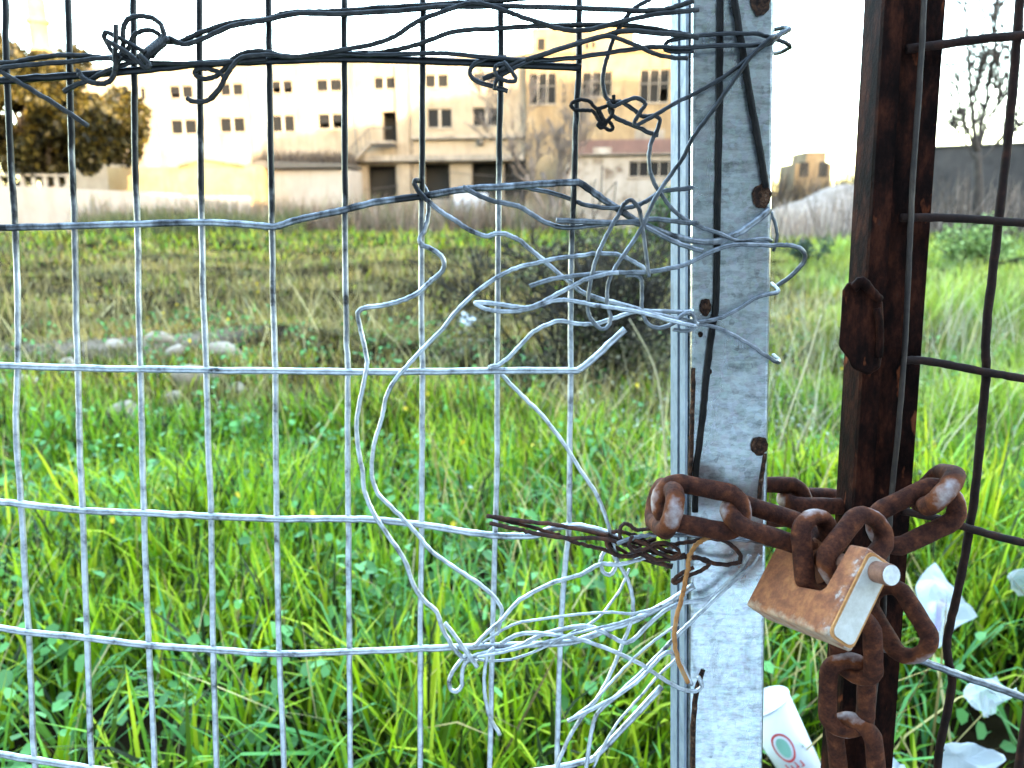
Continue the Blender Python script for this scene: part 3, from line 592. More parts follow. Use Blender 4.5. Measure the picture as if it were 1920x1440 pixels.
setp(fastmesh('brown_weeds', *merge([strip(12000, (-24, 4), (41, 50), (1.0, 2.7), .022, BR), strip(1800, (-16, -5), (46, 52), (1.4, 2.6), .02, BR),
     strip(2500, (-22, -11), (38, 42), (.9, 2.0), .03, [(.06,.075,.03), (.09,.10,.04)])]), M['dry']), 'tall brown weeds along the foot of the factory', 'weeds', kind='stuff')
setp(fastmesh('grey_scrub', *merge([strip(2600, (9, 19), (28, 36), (.8, 2.2), .018, [(.30,.23,.18), (.18,.13,.10), (.38,.31,.25)], .3), strip(3200, (14, 34), (27, 34), (1.0, 3.4), .02, [(.10,.075,.06), (.20,.155,.125), (.05,.038,.03)], .2)]), M['dry']),
     'pale grey scrub in front of the mound and dark wall', 'scrub', kind='stuff')
setp(fastmesh('brown_scrub', *strip(5200, (15, 33), (50, 56), (2.2, 5.6), .035, [(.05,.038,.03), (.09,.07,.055), (.14,.10,.05), (.03,.025,.02)], .22), M['dry']), 'dark brown scrub in front of the ruined house', 'scrub', kind='stuff')
setp(fastmesh('tall_dry_grass', *merge([strip(1800, (-9, 4), (6.2, 15), (.35, .7), .004, [(.34,.26,.09), (.22,.18,.05), (.10,.08,.03), (.42,.34,.15)], .4), strip(900, (.9, 4.2), (2.6, 7), (.45, .95), .0022, [(.55,.48,.30), (.42,.36,.22), (.62,.57,.42)], .35),
     strip(700, (.3, 1.6), (3.2, 6.4), (.3, .8), .0022, [(.50,.44,.28), (.30,.25,.16), (.10,.08,.05)], .5)]), M['dry']), 'tall straw coloured dry grass tufts across the middle of the field', 'dry grass', kind='stuff')
pc = [fpt(random.uniform(CANOPY[0], CANOPY[1]), CANOPY[2]-.05, random.uniform(1.5, 4.4)) for _ in range(1500)]; pc = np.array(pc); n = len(pc)
setp(fastmesh('roof_weeds', *blades(pc, rng.uniform(.3, 1.3, n)*(.5+.5*np.clip(np.linspace(1, 0, n)*0+1, 0, 1)), rng.uniform(.015, .035, n), rng.uniform(0, 6.28, n), np.abs(rng.normal(.2, .2, n)), np.abs(rng.normal(.6, .4, n)), np.array([(.05,.04,.032)])*rng.uniform(.5, 1.8, (n, 1))), M['dry']), 'dark dead weeds growing on the annex canopy', 'weeds', kind='stuff')
# bushes
def leafbush(name, c, rx, ry, rz, n, size, cols, label, cat='bush', lobes=9, group=None, stemmat='bark'):
    t = empty(name, (c[0], c[1], float(gh(c[0], c[1]))), label, cat, group)
    L = rng.normal(0, .5, (lobes, 3)); L[:, 2] = np.abs(L[:, 2])*.9+.25; k = rng.integers(0, lobes, n)
    d = rng.normal(0, 1, (n, 3)); d /= np.linalg.norm(d, axis=1)[:, None]; p = L[k]+d*(rng.uniform(.1, 1, (n, 1))**.5)*.5
    p[:, 2] = np.maximum(p[:, 2], .02); P = np.array([c[0], c[1], float(gh(c[0], c[1]))])+p*np.array([rx, ry, rz])
    C = np.array(cols)[rng.integers(0, len(cols), n)]*rng.uniform(.6, 1.35, (n, 1))
    V_, q, tr, cc = leaves(P, rng.uniform(.6, 1.3, n)*size, C); fastmesh('crown', V_, q, tr, cc, M['leaf'], t)
    m_ = MB()
    for i in range(lobes): m_.tube(catmull([(c[0]+L[i][0]*.1, c[1]+L[i][1]*.1, -.02), (c[0]+L[i][0]*rx*.6, c[1]+L[i][1]*ry*.5, L[i][2]*rz*.5), (c[0]+L[i][0]*rx, c[1]+L[i][1]*ry, L[i][2]*rz)], 3), [.03*rz]*1, 5)
    m_.build('trunk', M[stemmat], t); return t
c = D(1838, 420, 16); leafbush('green_bush', (c[0], c[1]), .85, .6, .62, 2600, .04, [(.36,.46,.16), (.24,.36,.10), (.08,.14,.03)], 'bright green bush behind the gate mesh at far right', lobes=22)
c = G(1512, 505); leafbush('dark_bush', (c[0], c[1]), .30, .3, .42, 900, .035, [(.035,.06,.035), (.05,.08,.05)], 'small dark green bush between the post and the gate')
c = D(1255, 420, 26); leafbush('ivy_bush', (c[0], c[1]), .8, .8, 1.15, 1500, .07, [(.05,.11,.03), (.08,.15,.04)], 'low dark green bush just left of the metal post')
# woody plants
def limb(mb, p, d, length, r, depth, spreadv, twigs, upb=.25, nseg=4, split=(2, 4), rmin=.004, tw=None):
    P = [p]; dd = d
    for i in range(nseg):
        dd = dd + np.array([random.gauss(0, .16), random.gauss(0, .16), random.gauss(0, .1)+upb*.15]); dd /= np.linalg.norm(dd); P.append(P[-1]+dd*length/nseg)
    rr = np.linspace(r, max(r*.62, rmin), len(P)); (mb if depth > twigs else tw).tube(P, rr, 6 if depth > 2 else 4)
    if depth <= 0: return
    for k in range(random.randint(*split)):
        t = random.uniform(.35, 1); i = min(int(t*nseg), nseg-1); q = P[i]+(P[i+1]-P[i])*(t*nseg-i)
        e = dd+np.array([random.gauss(0, spreadv), random.gauss(0, spreadv), random.gauss(upb, spreadv*.6)]); e /= np.linalg.norm(e)
        limb(mb, q, e, length*random.uniform(.55, .8), max(rr[-1]*random.uniform(.5, .8), rmin), depth-1, spreadv, twigs, upb, nseg, split, rmin, tw)
def baretree(name, c, h, r, depth, label, trunks=1, spreadv=.45, m='bark', cat='tree', split=(2, 4), rmin=.008, upb=.3, group=None, seed=1):
    random.seed(seed); t = empty(name, (c[0], c[1], 0), label, cat, group); a, b = MB(), MB()
    for k in range(trunks):
        d = np.array([random.gauss(0, .25 if trunks > 1 else .04), random.gauss(0, .2), 1.]); d /= np.linalg.norm(d)
        limb(a, np.array([c[0]+random.gauss(0, .12*(trunks > 1)), c[1]+random.gauss(0, .12*(trunks > 1)), -.05]), d, h*.42*random.uniform(.85, 1.1), r, depth, spreadv, 1, upb, 4, split, rmin, b)
    a.build('trunk', M[m], t)
    if b.V: b.build('crown', M[m], t)
    return t
c = D(1040, 415, 46); baretree('bare_tree', (c[0], c[1]), 9.0, .22, 5, 'leafless grey tree in front of the ochre factory wing', 3, .42, 'greybark', seed=3, rmin=.02)
c = D(975, 415, 47); baretree('bare_tree', (c[0], c[1]), 6.0, .12, 4, 'slim dark leafless tree left of the larger grey one', 2, .45, 'bark', seed=5, rmin=.018)
random.seed(31); TD = 28.0; c = D(1836, 400, TD); t = empty('bare_tree', (c[0], c[1], 0), 'dark leafless tree behind the gate mesh at the far right', 'tree'); a, b = MB(), MB()
fork = D(1832, 285, TD); P = catmull([(c[0], c[1], -.05), D(1834, 350, TD), fork], 4); a.tube(P, np.linspace(.19, .13, len(P)), 8)
for pts, r_ in (([(1832,288),(1823,205),(1817,120),(1812,10),(1808,-60)], .085), ([(1833,290),(1846,205),(1860,112),(1868,40),(1872,-30)], .085), ([(1831,286),(1806,222),(1797,165),(1790,110)], .06), ([(1836,276),(1860,212),(1884,180),(1900,120)], .06), ([(1846,208),(1872,140),(1888,92)], .045), ([(1823,210),(1836,150),(1841,90),(1846,20)], .045), ([(1828,300),(1800,255),(1782,230)], .04), ([(1838,300),(1880,262),(1915,235)], .045)):
    dy = random.uniform(-.8, .8); P = catmull([D(x_, y_, TD+dy*k_/3) for k_, (x_, y_) in enumerate(pts)], 5); P[2:] += rng.normal(0, .025, (len(P)-2, 3)); rr = np.linspace(r_, .026, len(P)); a.tube(P, rr, 6)
    for k_ in range(14):
        q = P[random.randint(3, len(P)-1)]; e_ = np.array([random.gauss(0, .55), random.gauss(0, .5), random.uniform(.3, 1)]); e_ /= np.linalg.norm(e_); limb(a, q, e_, random.uniform(.5, 1.3), .04, 1, .5, 1, .3, 3, (2, 4), .024, b)
a.build('trunk', M['bark'], t); b.build('crown', M['bark'], t)
for i, (px, hh, sd, lab) in enumerate(((1490, 4.0, 11, 'thin leafless sapling nearest the metal post in the gap'), (1540, 5.2, 12, 'tallest thin leafless sapling in the middle of the gap'), (1592, 4.6, 13, 'thin leafless sapling close to the rusty gate upright'))):
    c = D(px, 410, 24+i*2); baretree('bare_sapling', (c[0], c[1]), hh, .025, 3, lab, 1, .4, 'greybark', 'sapling', (2, 3), .005, group='saplings in the gap', seed=sd)
# twiggy dry shrub in the field
random.seed(21); t = empty('dry_shrub', (SHRUB[0], SHRUB[1], 0), 'twiggy dry brown shrub in the grass behind the tangled wires', 'shrub'); a, b = MB(), MB()
for k in range(34):
    an = random.uniform(0, 6.28); d = np.array([math.cos(an)*random.uniform(.3, 1.2), math.sin(an)*random.uniform(.3, 1.0), 1.]); d /= np.linalg.norm(d)
    limb(a, np.array([SHRUB[0]+random.gauss(0, .16), SHRUB[1]+random.gauss(0, .16), 0]), d, random.uniform(.36, .68), .010, 3, .6, 1, .1, 3, (3, 4), .0036, b)
M['drytwig'] = flat('dry_brown_twig', (.034,.026,.019), .9, 0, .5, 6); a.build('trunk', M['drytwig'], t); b.build('twigs', M['drytwig'], t)
n = 15000; d = rng.normal(0, 1, (n, 3)); d /= np.linalg.norm(d, axis=1)[:, None]; d[:, 2] = np.abs(d[:, 2])
P = np.array([SHRUB[0], SHRUB[1], .12])+d*(rng.uniform(.02, 1, (n, 1))**.6)*np.array([1.2, .7, .92]); clump = vnoise(P[:, 0]*4, P[:, 2]*5+P[:, 1], 1.6, 2) > -.05; P = P[clump]; n = len(P)
C_ = np.array([(.085,.068,.042), (.30,.27,.17), (.022,.017,.011), (.11,.14,.04)])[rng.integers(0, 4, n)]*rng.uniform(.6, 1.3, (n, 1))
fastmesh('leaves', *leaves(P, rng.uniform(.006, .017, n), C_), M['dry'], t)
# the big evergreen on the left
c = D(95, 420, 45); t = empty('evergreen_tree', (c[0], c[1], 0), 'large rounded evergreen tree at the left edge, sunlit above', 'tree')
cz = D(95, 225, 45)[2]; nl = 120; d = rng.normal(0, 1, (nl, 3)); d /= np.linalg.norm(d, axis=1)[:, None]
L = np.array([c[0]-.5, c[1], cz])+d*np.array([6.9, 4.4, 4.1])*(rng.uniform(.35, .93, (nl, 1)))
L[:, 2] += .9*np.exp(-((L[:, 0]-c[0]+2.2)/1.6)**2)*(L[:, 2] > cz); L[:, 2] = np.maximum(L[:, 2], cz-3.1); L[:, 0] = np.where((L[:, 2] < cz-.8), np.minimum(L[:, 0], c[0]+4.6), L[:, 0])
n = 60000; k = rng.integers(0, nl, n); d = rng.normal(0, 1, (n, 3)); d /= np.linalg.norm(d, axis=1)[:, None]
P = L[k]+d*(rng.uniform(.2, 1, (n, 1))**.5)*rng.uniform(.55, 1.15, (nl, 1))[k]
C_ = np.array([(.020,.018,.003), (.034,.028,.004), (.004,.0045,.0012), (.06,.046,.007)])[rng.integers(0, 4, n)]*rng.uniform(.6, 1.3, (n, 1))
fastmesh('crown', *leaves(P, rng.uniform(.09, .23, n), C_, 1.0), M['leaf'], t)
a = MB(); a.tube(catmull([(c[0], c[1], -.1), (c[0]+.2, c[1], 1.6), (c[0]-.1, c[1], 3.4), (c[0], c[1], cz+1)], 4), np.linspace(.38, .12, 13), 8)
for k in range(0, nl, 4): a.tube(catmull([(c[0], c[1], 1.5+.02*k), (c[0]*.5+L[k][0]*.5, c[1]*.5+L[k][1]*.5, L[k][2]-.4), L[k]], 3), np.linspace(.12, .03, 7), 5)
a.build('trunk', M['bark'], t)
# yellow flowers
x, y = field(70, 1.3, 9, 3, .12, 1.3); n = len(x)
setp(fastmesh('yellow_flowers', *leaves(np.stack([x, y, gh(x, y)+rng.uniform(.14, .32, n)], 1), rng.uniform(.006, .011, n)*(1+.1*y), np.array([(.75,.55,.03)])*rng.uniform(.7, 1.1, (n, 1)), .9), M['leaf']), 'small yellow flowers scattered in the grass', 'flowers', kind='stuff')
# field stones
def stone_mesh(s, seed):
    r_ = np.random.default_rng(seed); bm = bmesh.new(); bmesh.ops.create_icosphere(bm, subdivisions=2, radius=1)
    ph = r_.uniform(0, 6, 6)
    for v in bm.verts:
        k = 1+.22*math.sin(2.1*v.co.x+ph[0])*math.cos(1.9*v.co.y+ph[1])+.14*math.sin(3.3*v.co.z+2.2*v.co.x+ph[2]); v.co = Vector((v.co.x*k, v.co.y*k*.8, v.co.z*k*.5))
    me = bpy.data.meshes.new('field_stone'); bm.to_mesh(me); bm.free(); me.materials.append(M['stone']); me.polygons.foreach_set('use_smooth', [True]*len(me.polygons)); return me
sm = [stone_mesh(1, i) for i in range(4)]
spots = [(415, 675, .13, 'rounded pale stone at the upper right of the stony patch'), (370, 712, .16, 'broadest pale stone, just below the rounded one'), (232, 765, .11, 'pale stone low on the left of the stony patch'), (300, 642, .10, 'pale stone at the top of the stony patch'),
         (215, 655, .09, 'small pale stone at the upper left of the stony patch'), (60, 725, .12, 'pale stone at the far left edge of the stony patch'), (320, 738, .08, 'small pale stone in the middle of the stony patch'), (130, 690, .08, 'small pale stone beside the second mesh wire'), (330, 668, .09, 'flat pale stone between the two larger stones'), (445, 722, .07, 'small stone at the right end of the stony patch'), (90, 800, .07, 'small stone nearest the viewer on the left')]
for i, (px, py, s, lab) in enumerate(spots):
    g = G(px, py, .1); o = bpy.data.objects.new('field_stone', sm[i % 4]); COL.objects.link(o); o.location = (g[0], g[1], float(gh(g[0], g[1]))+s*.3); o.scale = (s*.95, s*.85, s*1.15); o.rotation_euler = (0, 0, i*1.3)
    setp(o, lab, 'stone', 'pale stones on the hummock')

# ------------------------------------------------------------------ welded mesh fence
PXM = 0.54/1400                                             # metres per photo pixel on the fence plane
def wirepts(pts, off=0.0, jit=.0):
    """photo pixels (x, y[, offset in mm]) on the fence plane; over the post everything lies in front of its face"""
    out = []
    for p in pts:
        o_ = (p[2]/1000 if len(p) > 2 else off)
        if len(p) < 3 and 1262 < p[0] < 1452: o_ = max(o_, .0035)
        out.append(F(p[0], p[1], o_))
    return np.array(out)
def wiremesh(pts, r, off=0.0, sub=6, n=10, wob=.00025):
    P = catmull(wirepts(pts, off), sub); m_ = len(P)
    if m_ > 6: P[1:-1] += rng.normal(0, wob, (m_-2, 3))*.5
    rr = r*(1+.04*np.sin(np.arange(m_)*1.7+r*1e5)); return tube(P, rr, n)
fence = empty('mesh_fence', F(600, 1700), 'galvanised welded wire mesh fence with bent wires', 'fence')
VW = [[(9,-40),(10,0),(13,140),(20,300),(28,420),(33,560),(33,690),(30,800),(40,945),(48,1100),(55,1200),(62,1380),(70,1500),(90,1900)],
 [(127,-40),(128,0),(132,170),(136,330),(140,425),(142,560),(146,690),(150,850),(155,960),(163,1180),(172,1440),(190,1900)],
 [(250,-40),(250,0),(252,170),(254,330),(258,425),(260,580),(263,690),(267,850),(270,960),(279,1205),(290,1440),(305,1900)],
 [(374,-40),(374,0),(374,110),(376,250),(378,400),(381,560),(387,700),(391,850),(396,965),(400,1215),(406,1440),(415,1900)],
 [(503,-40),(503,0),(505,120),(507,250),(510,420),(512,560),(516,690),(517,850),(519,970),(523,1220),(533,1440),(545,1900)],
 [(645,-40),(645,0),(646,170),(647,400),(649,600),(652,695),(652,850),(653,973),(655,1220),(657,1440),(660,1900)],
 [(793,-40),(793,0),(792,170),(791,340),(790,500),(791,640),(792,695),(791,850),(791,980),(788,1215),(788,1440),(785,1900)],
 [(939,-40),(939,0),(939,130),(936,300),(934,450),(933,600),(932,690),(932,850),(929,980),(923,1210),(918,1440),(905,1900)],
 [(1086,-40),(1086,0),(1085,130),(1080,220),(1076,350),(1072,450),(1070,560),(1070,690),(1068,850),(1067,980),(1058,1080),(1050,1210),(1044,1440),(1030,1900)],
 [(-112,-40),(-108,300),(-100,690),(-80,1200),(-60,1900)], [(-235,-40),(-230,300),(-220,690),(-190,1200),(-170,1900)]]
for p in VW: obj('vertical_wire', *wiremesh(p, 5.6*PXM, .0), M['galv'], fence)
HW = [[(-260,160),(-10,152),(60,147),(140,142),(260,132),(375,120),(510,114),(645,110),(790,114),(940,120),(1090,127)],
 [(-260,430),(-10,427),(120,424),(260,420),(376,417),(450,420),(505,425),(525,423),(560,412),(640,395),(700,380),(790,368),(880,354),(935,351),(1000,346),(1070,342),(1090,345),(1130,373),(1200,418),(1262,443),(1310,453),(1345,452),(1385,437),(1420,412),(1442,393,2)],
 [(-260,678),(-10,685),(150,690),(380,694),(650,697),(790,697),(930,695),(1070,695),(1086,693),(1112,673),(1172,617)],
 [(-260,915),(-10,940),(40,945),(155,957),(270,962),(390,968),(520,973),(650,973),(720,976),(790,984),(880,998),(940,1005),(1000,1004),(1020,996),(1050,988),(1090,987),(1140,1000),(1165,1012)],
 [(-260,1140),(-10,1176),(50,1185),(160,1196),(280,1210),(400,1218),(520,1226),(655,1222),(790,1216),(920,1211),(1050,1206),(1090,1199),(1138,1180),(1196,1160),(1262,1124),(1301,1098)],
 [(-260,1360),(-10,1412),(70,1425),(165,1440),(280,1458),(520,1480),(790,1478),(1000,1447),(1050,1438),(1108,1424),(1130,1405),(1240,1288)],
 [(-260,1640),(160,1680),(520,1710),(920,1700),(1080,1690)]]
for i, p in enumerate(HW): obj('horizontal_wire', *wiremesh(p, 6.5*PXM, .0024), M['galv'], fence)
# welds: small beads where wires cross
def yat(pts, x):
    xs_ = [q[0] for q in pts]; ys_ = [q[1] for q in pts]; return float(np.interp(x, xs_, ys_))
bead = None
for vw in VW[:9]:
    for hw in HW[:6]:
        yy = 500
        for _ in range(4):
            xx = float(np.interp(yy, [q[1] for q in vw], [q[0] for q in vw])); yy = yat(hw, xx)
        if xx > hw[-1][0] or yy > 1460: continue
        if bead is None:
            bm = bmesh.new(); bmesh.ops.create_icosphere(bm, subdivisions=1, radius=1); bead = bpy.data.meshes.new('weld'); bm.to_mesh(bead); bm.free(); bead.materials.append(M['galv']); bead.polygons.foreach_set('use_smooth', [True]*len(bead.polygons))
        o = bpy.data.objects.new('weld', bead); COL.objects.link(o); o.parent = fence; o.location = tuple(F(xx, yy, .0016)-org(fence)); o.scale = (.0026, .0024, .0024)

# ------------------------------------------------------------------ loose wires, each one a thing
def wire(name, label, pts, r, off, m, cat='wire', group=None, sub=6, n=10):
    V_, f_ = wiremesh(pts, r*.90*PXM, off/1000, sub, n)
    return setp(obj(name, V_, f_, M[m], origin=V_[0]), label, cat, group)
GT = 'loose wires along the top of the fence'; GM = 'loose wires around the metal post'; GB = 'loose wires at the bottom of the fence'
wire('loose_wire', 'dark wire running from the knot along the very top of the fence', [(275,100),(290,86),(308,78),(335,80),(355,71),(385,58),(440,42),(500,36),(540,24),(600,22),(650,20),(720,14),(800,10),(870,5),(940,1),(1000,-6),(1060,-14)], 5.2, 4, 'iron', group=GT)
wire('loose_wire', 'dark wire under the topmost one, reaching the post near its top', [(283,108),(297,90),(315,72),(345,83),(372,76),(430,50),(470,42),(505,36),(560,25),(645,26),(760,19),(830,12),(940,12),(1085,15),(1200,20),(1245,18),(1275,10),(1300,2)], 5.0, 7, 'iron', group=GT)
wire('wire_loop', 'dark wire bent into the big round loop above the knot', [(270,112),(285,100),(300,84),(308,70),(301,46),(286,34),(262,30),(241,36),(231,55),(231,84),(224,104),(208,112)], 5.0, 9, 'iron', 'wire loop', GT)
wire('wire_loop', 'smaller inner loop of dark wire beside the knot', [(304,74),(297,64),(284,57),(265,58),(249,69),(243,86),(232,104),(218,118)], 4.6, 6, 'iron', 'wire loop', GT)
wire('wire_hairpin', 'dark wire bent into a narrow hairpin left of the knot', [(272,98),(240,80),(202,61),(196,64),(197,74),(212,98),(228,110)], 4.6, 12, 'iron', 'wire', GT)
wire('wire_stub', 'short upright dark wire stub crossing the knot wires', [(217,46),(217,72),(216,100),(216,132)], 4.8, 15, 'iron', 'wire', GT)
wire('wire_stub', 'dark wire stub running from the hairpin down past the third mesh wire', [(200,76),(228,92),(255,112),(272,127),(279,124),(276,116),(262,104)], 4.8, 18, 'iron', 'wire', GT)
tw = empty('wire_knot', F(285, 92, .008), 'thick twisted knot of dark wire at the upper left', 'wire knot', GT)
for s in range(2):
    pp = [F(265+44*i/40+7*math.cos(i*.8+s*math.pi)*.7, 110-36*i/40+8*math.sin(i*.8+s*math.pi), .008+.0035*math.sin(i*.8+s*math.pi+1.2)) for i in range(41)]
    m_ = MB(); m_.tube(pp, 4.6*PXM, 8); m_.build('strand', M['iron'], tw)
wire('loose_wire', 'upper dark wire at the left edge passing above the top mesh wire', [(-80,120),(-10,118),(30,117),(60,110),(110,104),(150,104),(200,108),(232,105),(262,114)], 4.8, 5, 'iron', group=GT)
wire('loose_wire', 'dark wire whose cut tail slants down beside the second mesh wire', [(165,236),(100,193),(40,157),(8,138),(1,131),(10,126),(60,121),(130,116),(180,110),(230,110),(262,117),(330,119),(400,119),(500,111)], 4.8, 7.5, 'iron', group=GT)
wire('wire_hook', 'dark hooked wire end just right of the second mesh wire', [(147,131),(150,140),(158,148),(172,155),(193,157),(208,150),(216,132),(222,110),(236,98)], 5.0, 10, 'iron', 'wire hook', GT)
wire('loose_wire', 'dark wire stub rising from beside the second mesh wire to the knot', [(120,172),(135,163),(170,149),(200,134),(225,124),(262,112)], 4.8, 6, 'iron', group=GT)
wire('wire_hook', 'dark wire curled into an open hook around the fourth mesh wire', [(350,183),(358,189),(380,191),(398,183),(416,160),(420,147),(412,136),(390,129),(372,130),(365,136),(370,144),(385,148),(404,143),(422,128),(438,110),(458,100),(490,96),(530,104),(570,107),(640,103),(690,99)], 4.8, 6, 'iron', 'wire hook', GT)
wire('loose_wire', 'dark wire rising from the hook and crossing high to the post top', [(392,187),(410,168),(424,142),(440,119),(456,107),(500,103),(560,106),(640,94),(700,83),(740,68),(773,46),(797,34),(840,18),(880,6),(907,8),(947,20),(973,30),(1017,44),(1040,52),(1077,57),(1107,55),(1167,40),(1223,28),(1273,22),(1310,18)], 4.7, 9, 'iron', group=GT)
wire('loose_wire', 'dark wire arching gently below the highest ones towards the post', [(560,108),(640,101),(707,99),(750,92),(787,82),(827,67),(857,58),(933,53),(1000,49),(1083,47),(1160,47),(1207,51),(1275,63),(1300,68)], 4.7, 4.5, 'iron', group=GT)
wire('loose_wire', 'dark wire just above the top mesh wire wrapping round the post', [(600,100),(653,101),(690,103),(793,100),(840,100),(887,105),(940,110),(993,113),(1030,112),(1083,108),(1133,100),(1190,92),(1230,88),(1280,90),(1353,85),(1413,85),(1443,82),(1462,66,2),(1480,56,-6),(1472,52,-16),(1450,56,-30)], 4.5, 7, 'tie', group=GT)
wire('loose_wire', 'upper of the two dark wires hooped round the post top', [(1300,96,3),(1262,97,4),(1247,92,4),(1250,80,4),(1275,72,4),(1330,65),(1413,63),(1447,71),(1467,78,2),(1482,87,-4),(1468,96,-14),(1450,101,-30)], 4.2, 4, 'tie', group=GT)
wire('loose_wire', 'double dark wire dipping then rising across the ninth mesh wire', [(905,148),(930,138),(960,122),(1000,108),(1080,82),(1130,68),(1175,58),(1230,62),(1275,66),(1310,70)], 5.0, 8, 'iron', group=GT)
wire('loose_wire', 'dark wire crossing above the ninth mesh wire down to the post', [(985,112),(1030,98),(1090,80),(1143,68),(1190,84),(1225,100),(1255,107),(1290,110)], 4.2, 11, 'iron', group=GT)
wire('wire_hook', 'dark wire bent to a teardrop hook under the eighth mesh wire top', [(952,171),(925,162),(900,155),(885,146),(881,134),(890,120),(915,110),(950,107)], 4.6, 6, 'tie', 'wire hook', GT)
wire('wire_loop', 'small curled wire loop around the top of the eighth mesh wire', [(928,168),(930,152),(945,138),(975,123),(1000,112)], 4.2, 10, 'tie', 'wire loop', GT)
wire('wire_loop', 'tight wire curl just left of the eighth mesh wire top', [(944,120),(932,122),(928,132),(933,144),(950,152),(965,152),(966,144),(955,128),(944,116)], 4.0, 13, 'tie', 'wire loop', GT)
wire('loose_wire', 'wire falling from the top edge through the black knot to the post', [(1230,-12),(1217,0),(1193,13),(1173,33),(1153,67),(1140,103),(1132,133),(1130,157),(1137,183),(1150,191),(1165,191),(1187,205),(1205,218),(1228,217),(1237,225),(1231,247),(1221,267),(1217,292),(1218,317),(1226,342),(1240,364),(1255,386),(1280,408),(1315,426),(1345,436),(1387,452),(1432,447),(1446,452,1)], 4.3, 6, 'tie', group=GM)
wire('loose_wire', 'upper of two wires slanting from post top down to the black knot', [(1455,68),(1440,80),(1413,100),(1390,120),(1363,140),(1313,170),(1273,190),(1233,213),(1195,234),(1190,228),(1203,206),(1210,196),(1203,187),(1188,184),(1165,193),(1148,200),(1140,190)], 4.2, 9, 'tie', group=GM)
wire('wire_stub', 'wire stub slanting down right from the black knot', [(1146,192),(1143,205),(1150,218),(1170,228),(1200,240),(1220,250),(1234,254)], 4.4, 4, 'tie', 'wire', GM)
bt = empty('black_wire_twist', F(1110, 210, .006), 'small black twisted wire knot on the ninth mesh wire', 'wire knot', GM)
for pts in ([(1070,200),(1074,192),(1090,187),(1106,191),(1118,204),(1135,200),(1150,190),(1150,178)], [(1070,198),(1078,206),(1095,207),(1112,209),(1120,222),(1130,232),(1140,226),(1148,212),(1140,195)],
            [(1120,206),(1128,222),(1136,232),(1128,240),(1121,234),(1130,226),(1144,230),(1149,240),(1144,244),(1132,238),(1122,228)], [(1122,200),(1128,216),(1136,228),(1146,218),(1150,205)]):
    V_, f_ = wiremesh(pts, 3.4*PXM, .006+.002*random.random(), 5, 7); obj('strand', V_, f_, M['blackrod'], bt)
wire('loose_wire', 'long wire slanting down across the post then coiling left of it', [(1478,58,-10),(1468,60,-2),(1457,66,2),(1447,70),(1427,87),(1403,113),(1357,177),(1340,203),(1300,257),(1280,297),(1233,363),(1207,420),(1187,453),(1170,477),(1153,503),(1140,533),(1138,567),(1145,593),(1140,612),(1127,617),(1110,600),(1102,577),(1105,540),(1113,500),(1127,463),(1147,423),(1160,403),(1170,383),(1183,375),(1197,390),(1203,417),(1210,467),(1217,520)], 4.3, 12, 'tie', group=GM)
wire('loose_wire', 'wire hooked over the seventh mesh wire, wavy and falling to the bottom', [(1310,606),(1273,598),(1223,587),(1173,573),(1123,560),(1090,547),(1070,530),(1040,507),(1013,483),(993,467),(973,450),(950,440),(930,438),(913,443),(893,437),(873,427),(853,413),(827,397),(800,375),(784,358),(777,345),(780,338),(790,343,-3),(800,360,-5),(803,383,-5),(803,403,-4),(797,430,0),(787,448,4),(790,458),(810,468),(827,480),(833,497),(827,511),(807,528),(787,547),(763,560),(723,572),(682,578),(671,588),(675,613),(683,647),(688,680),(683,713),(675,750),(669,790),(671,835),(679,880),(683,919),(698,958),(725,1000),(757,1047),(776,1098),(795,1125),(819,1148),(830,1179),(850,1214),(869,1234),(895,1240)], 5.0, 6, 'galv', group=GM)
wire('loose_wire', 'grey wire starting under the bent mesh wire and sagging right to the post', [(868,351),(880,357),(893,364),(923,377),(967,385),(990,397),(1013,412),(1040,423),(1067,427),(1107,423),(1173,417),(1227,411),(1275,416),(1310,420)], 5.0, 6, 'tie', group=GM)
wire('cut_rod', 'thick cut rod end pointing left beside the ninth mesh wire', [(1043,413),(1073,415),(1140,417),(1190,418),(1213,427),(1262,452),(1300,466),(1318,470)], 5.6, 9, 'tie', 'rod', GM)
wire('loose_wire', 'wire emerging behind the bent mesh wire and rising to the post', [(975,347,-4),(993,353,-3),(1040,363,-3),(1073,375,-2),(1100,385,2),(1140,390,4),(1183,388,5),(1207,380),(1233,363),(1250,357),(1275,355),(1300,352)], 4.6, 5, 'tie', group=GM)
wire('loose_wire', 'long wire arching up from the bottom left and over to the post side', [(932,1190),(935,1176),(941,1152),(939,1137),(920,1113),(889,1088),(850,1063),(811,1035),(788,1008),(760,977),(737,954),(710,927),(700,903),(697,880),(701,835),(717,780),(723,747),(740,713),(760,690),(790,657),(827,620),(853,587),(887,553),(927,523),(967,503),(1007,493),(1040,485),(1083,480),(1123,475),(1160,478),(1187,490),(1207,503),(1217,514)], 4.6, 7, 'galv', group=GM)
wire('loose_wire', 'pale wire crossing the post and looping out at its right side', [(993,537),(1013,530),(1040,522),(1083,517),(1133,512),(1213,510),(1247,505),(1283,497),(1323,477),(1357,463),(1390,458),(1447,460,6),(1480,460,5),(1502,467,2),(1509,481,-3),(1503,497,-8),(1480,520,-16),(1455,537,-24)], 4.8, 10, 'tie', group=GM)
wire('wire_hairpin', 'pale wire bent into a long flat hairpin left of the post', [(1160,511),(1140,513),(1100,523),(1073,537),(1040,554),(1007,572),(985,577),(957,574),(927,569),(895,567),(893,570),(907,578),(930,583),(973,583),(1013,573),(1033,565),(1057,562),(1080,565),(1113,572),(1157,578),(1207,587),(1263,602),(1305,612)], 4.7, 13, 'galv', 'wire', GM)
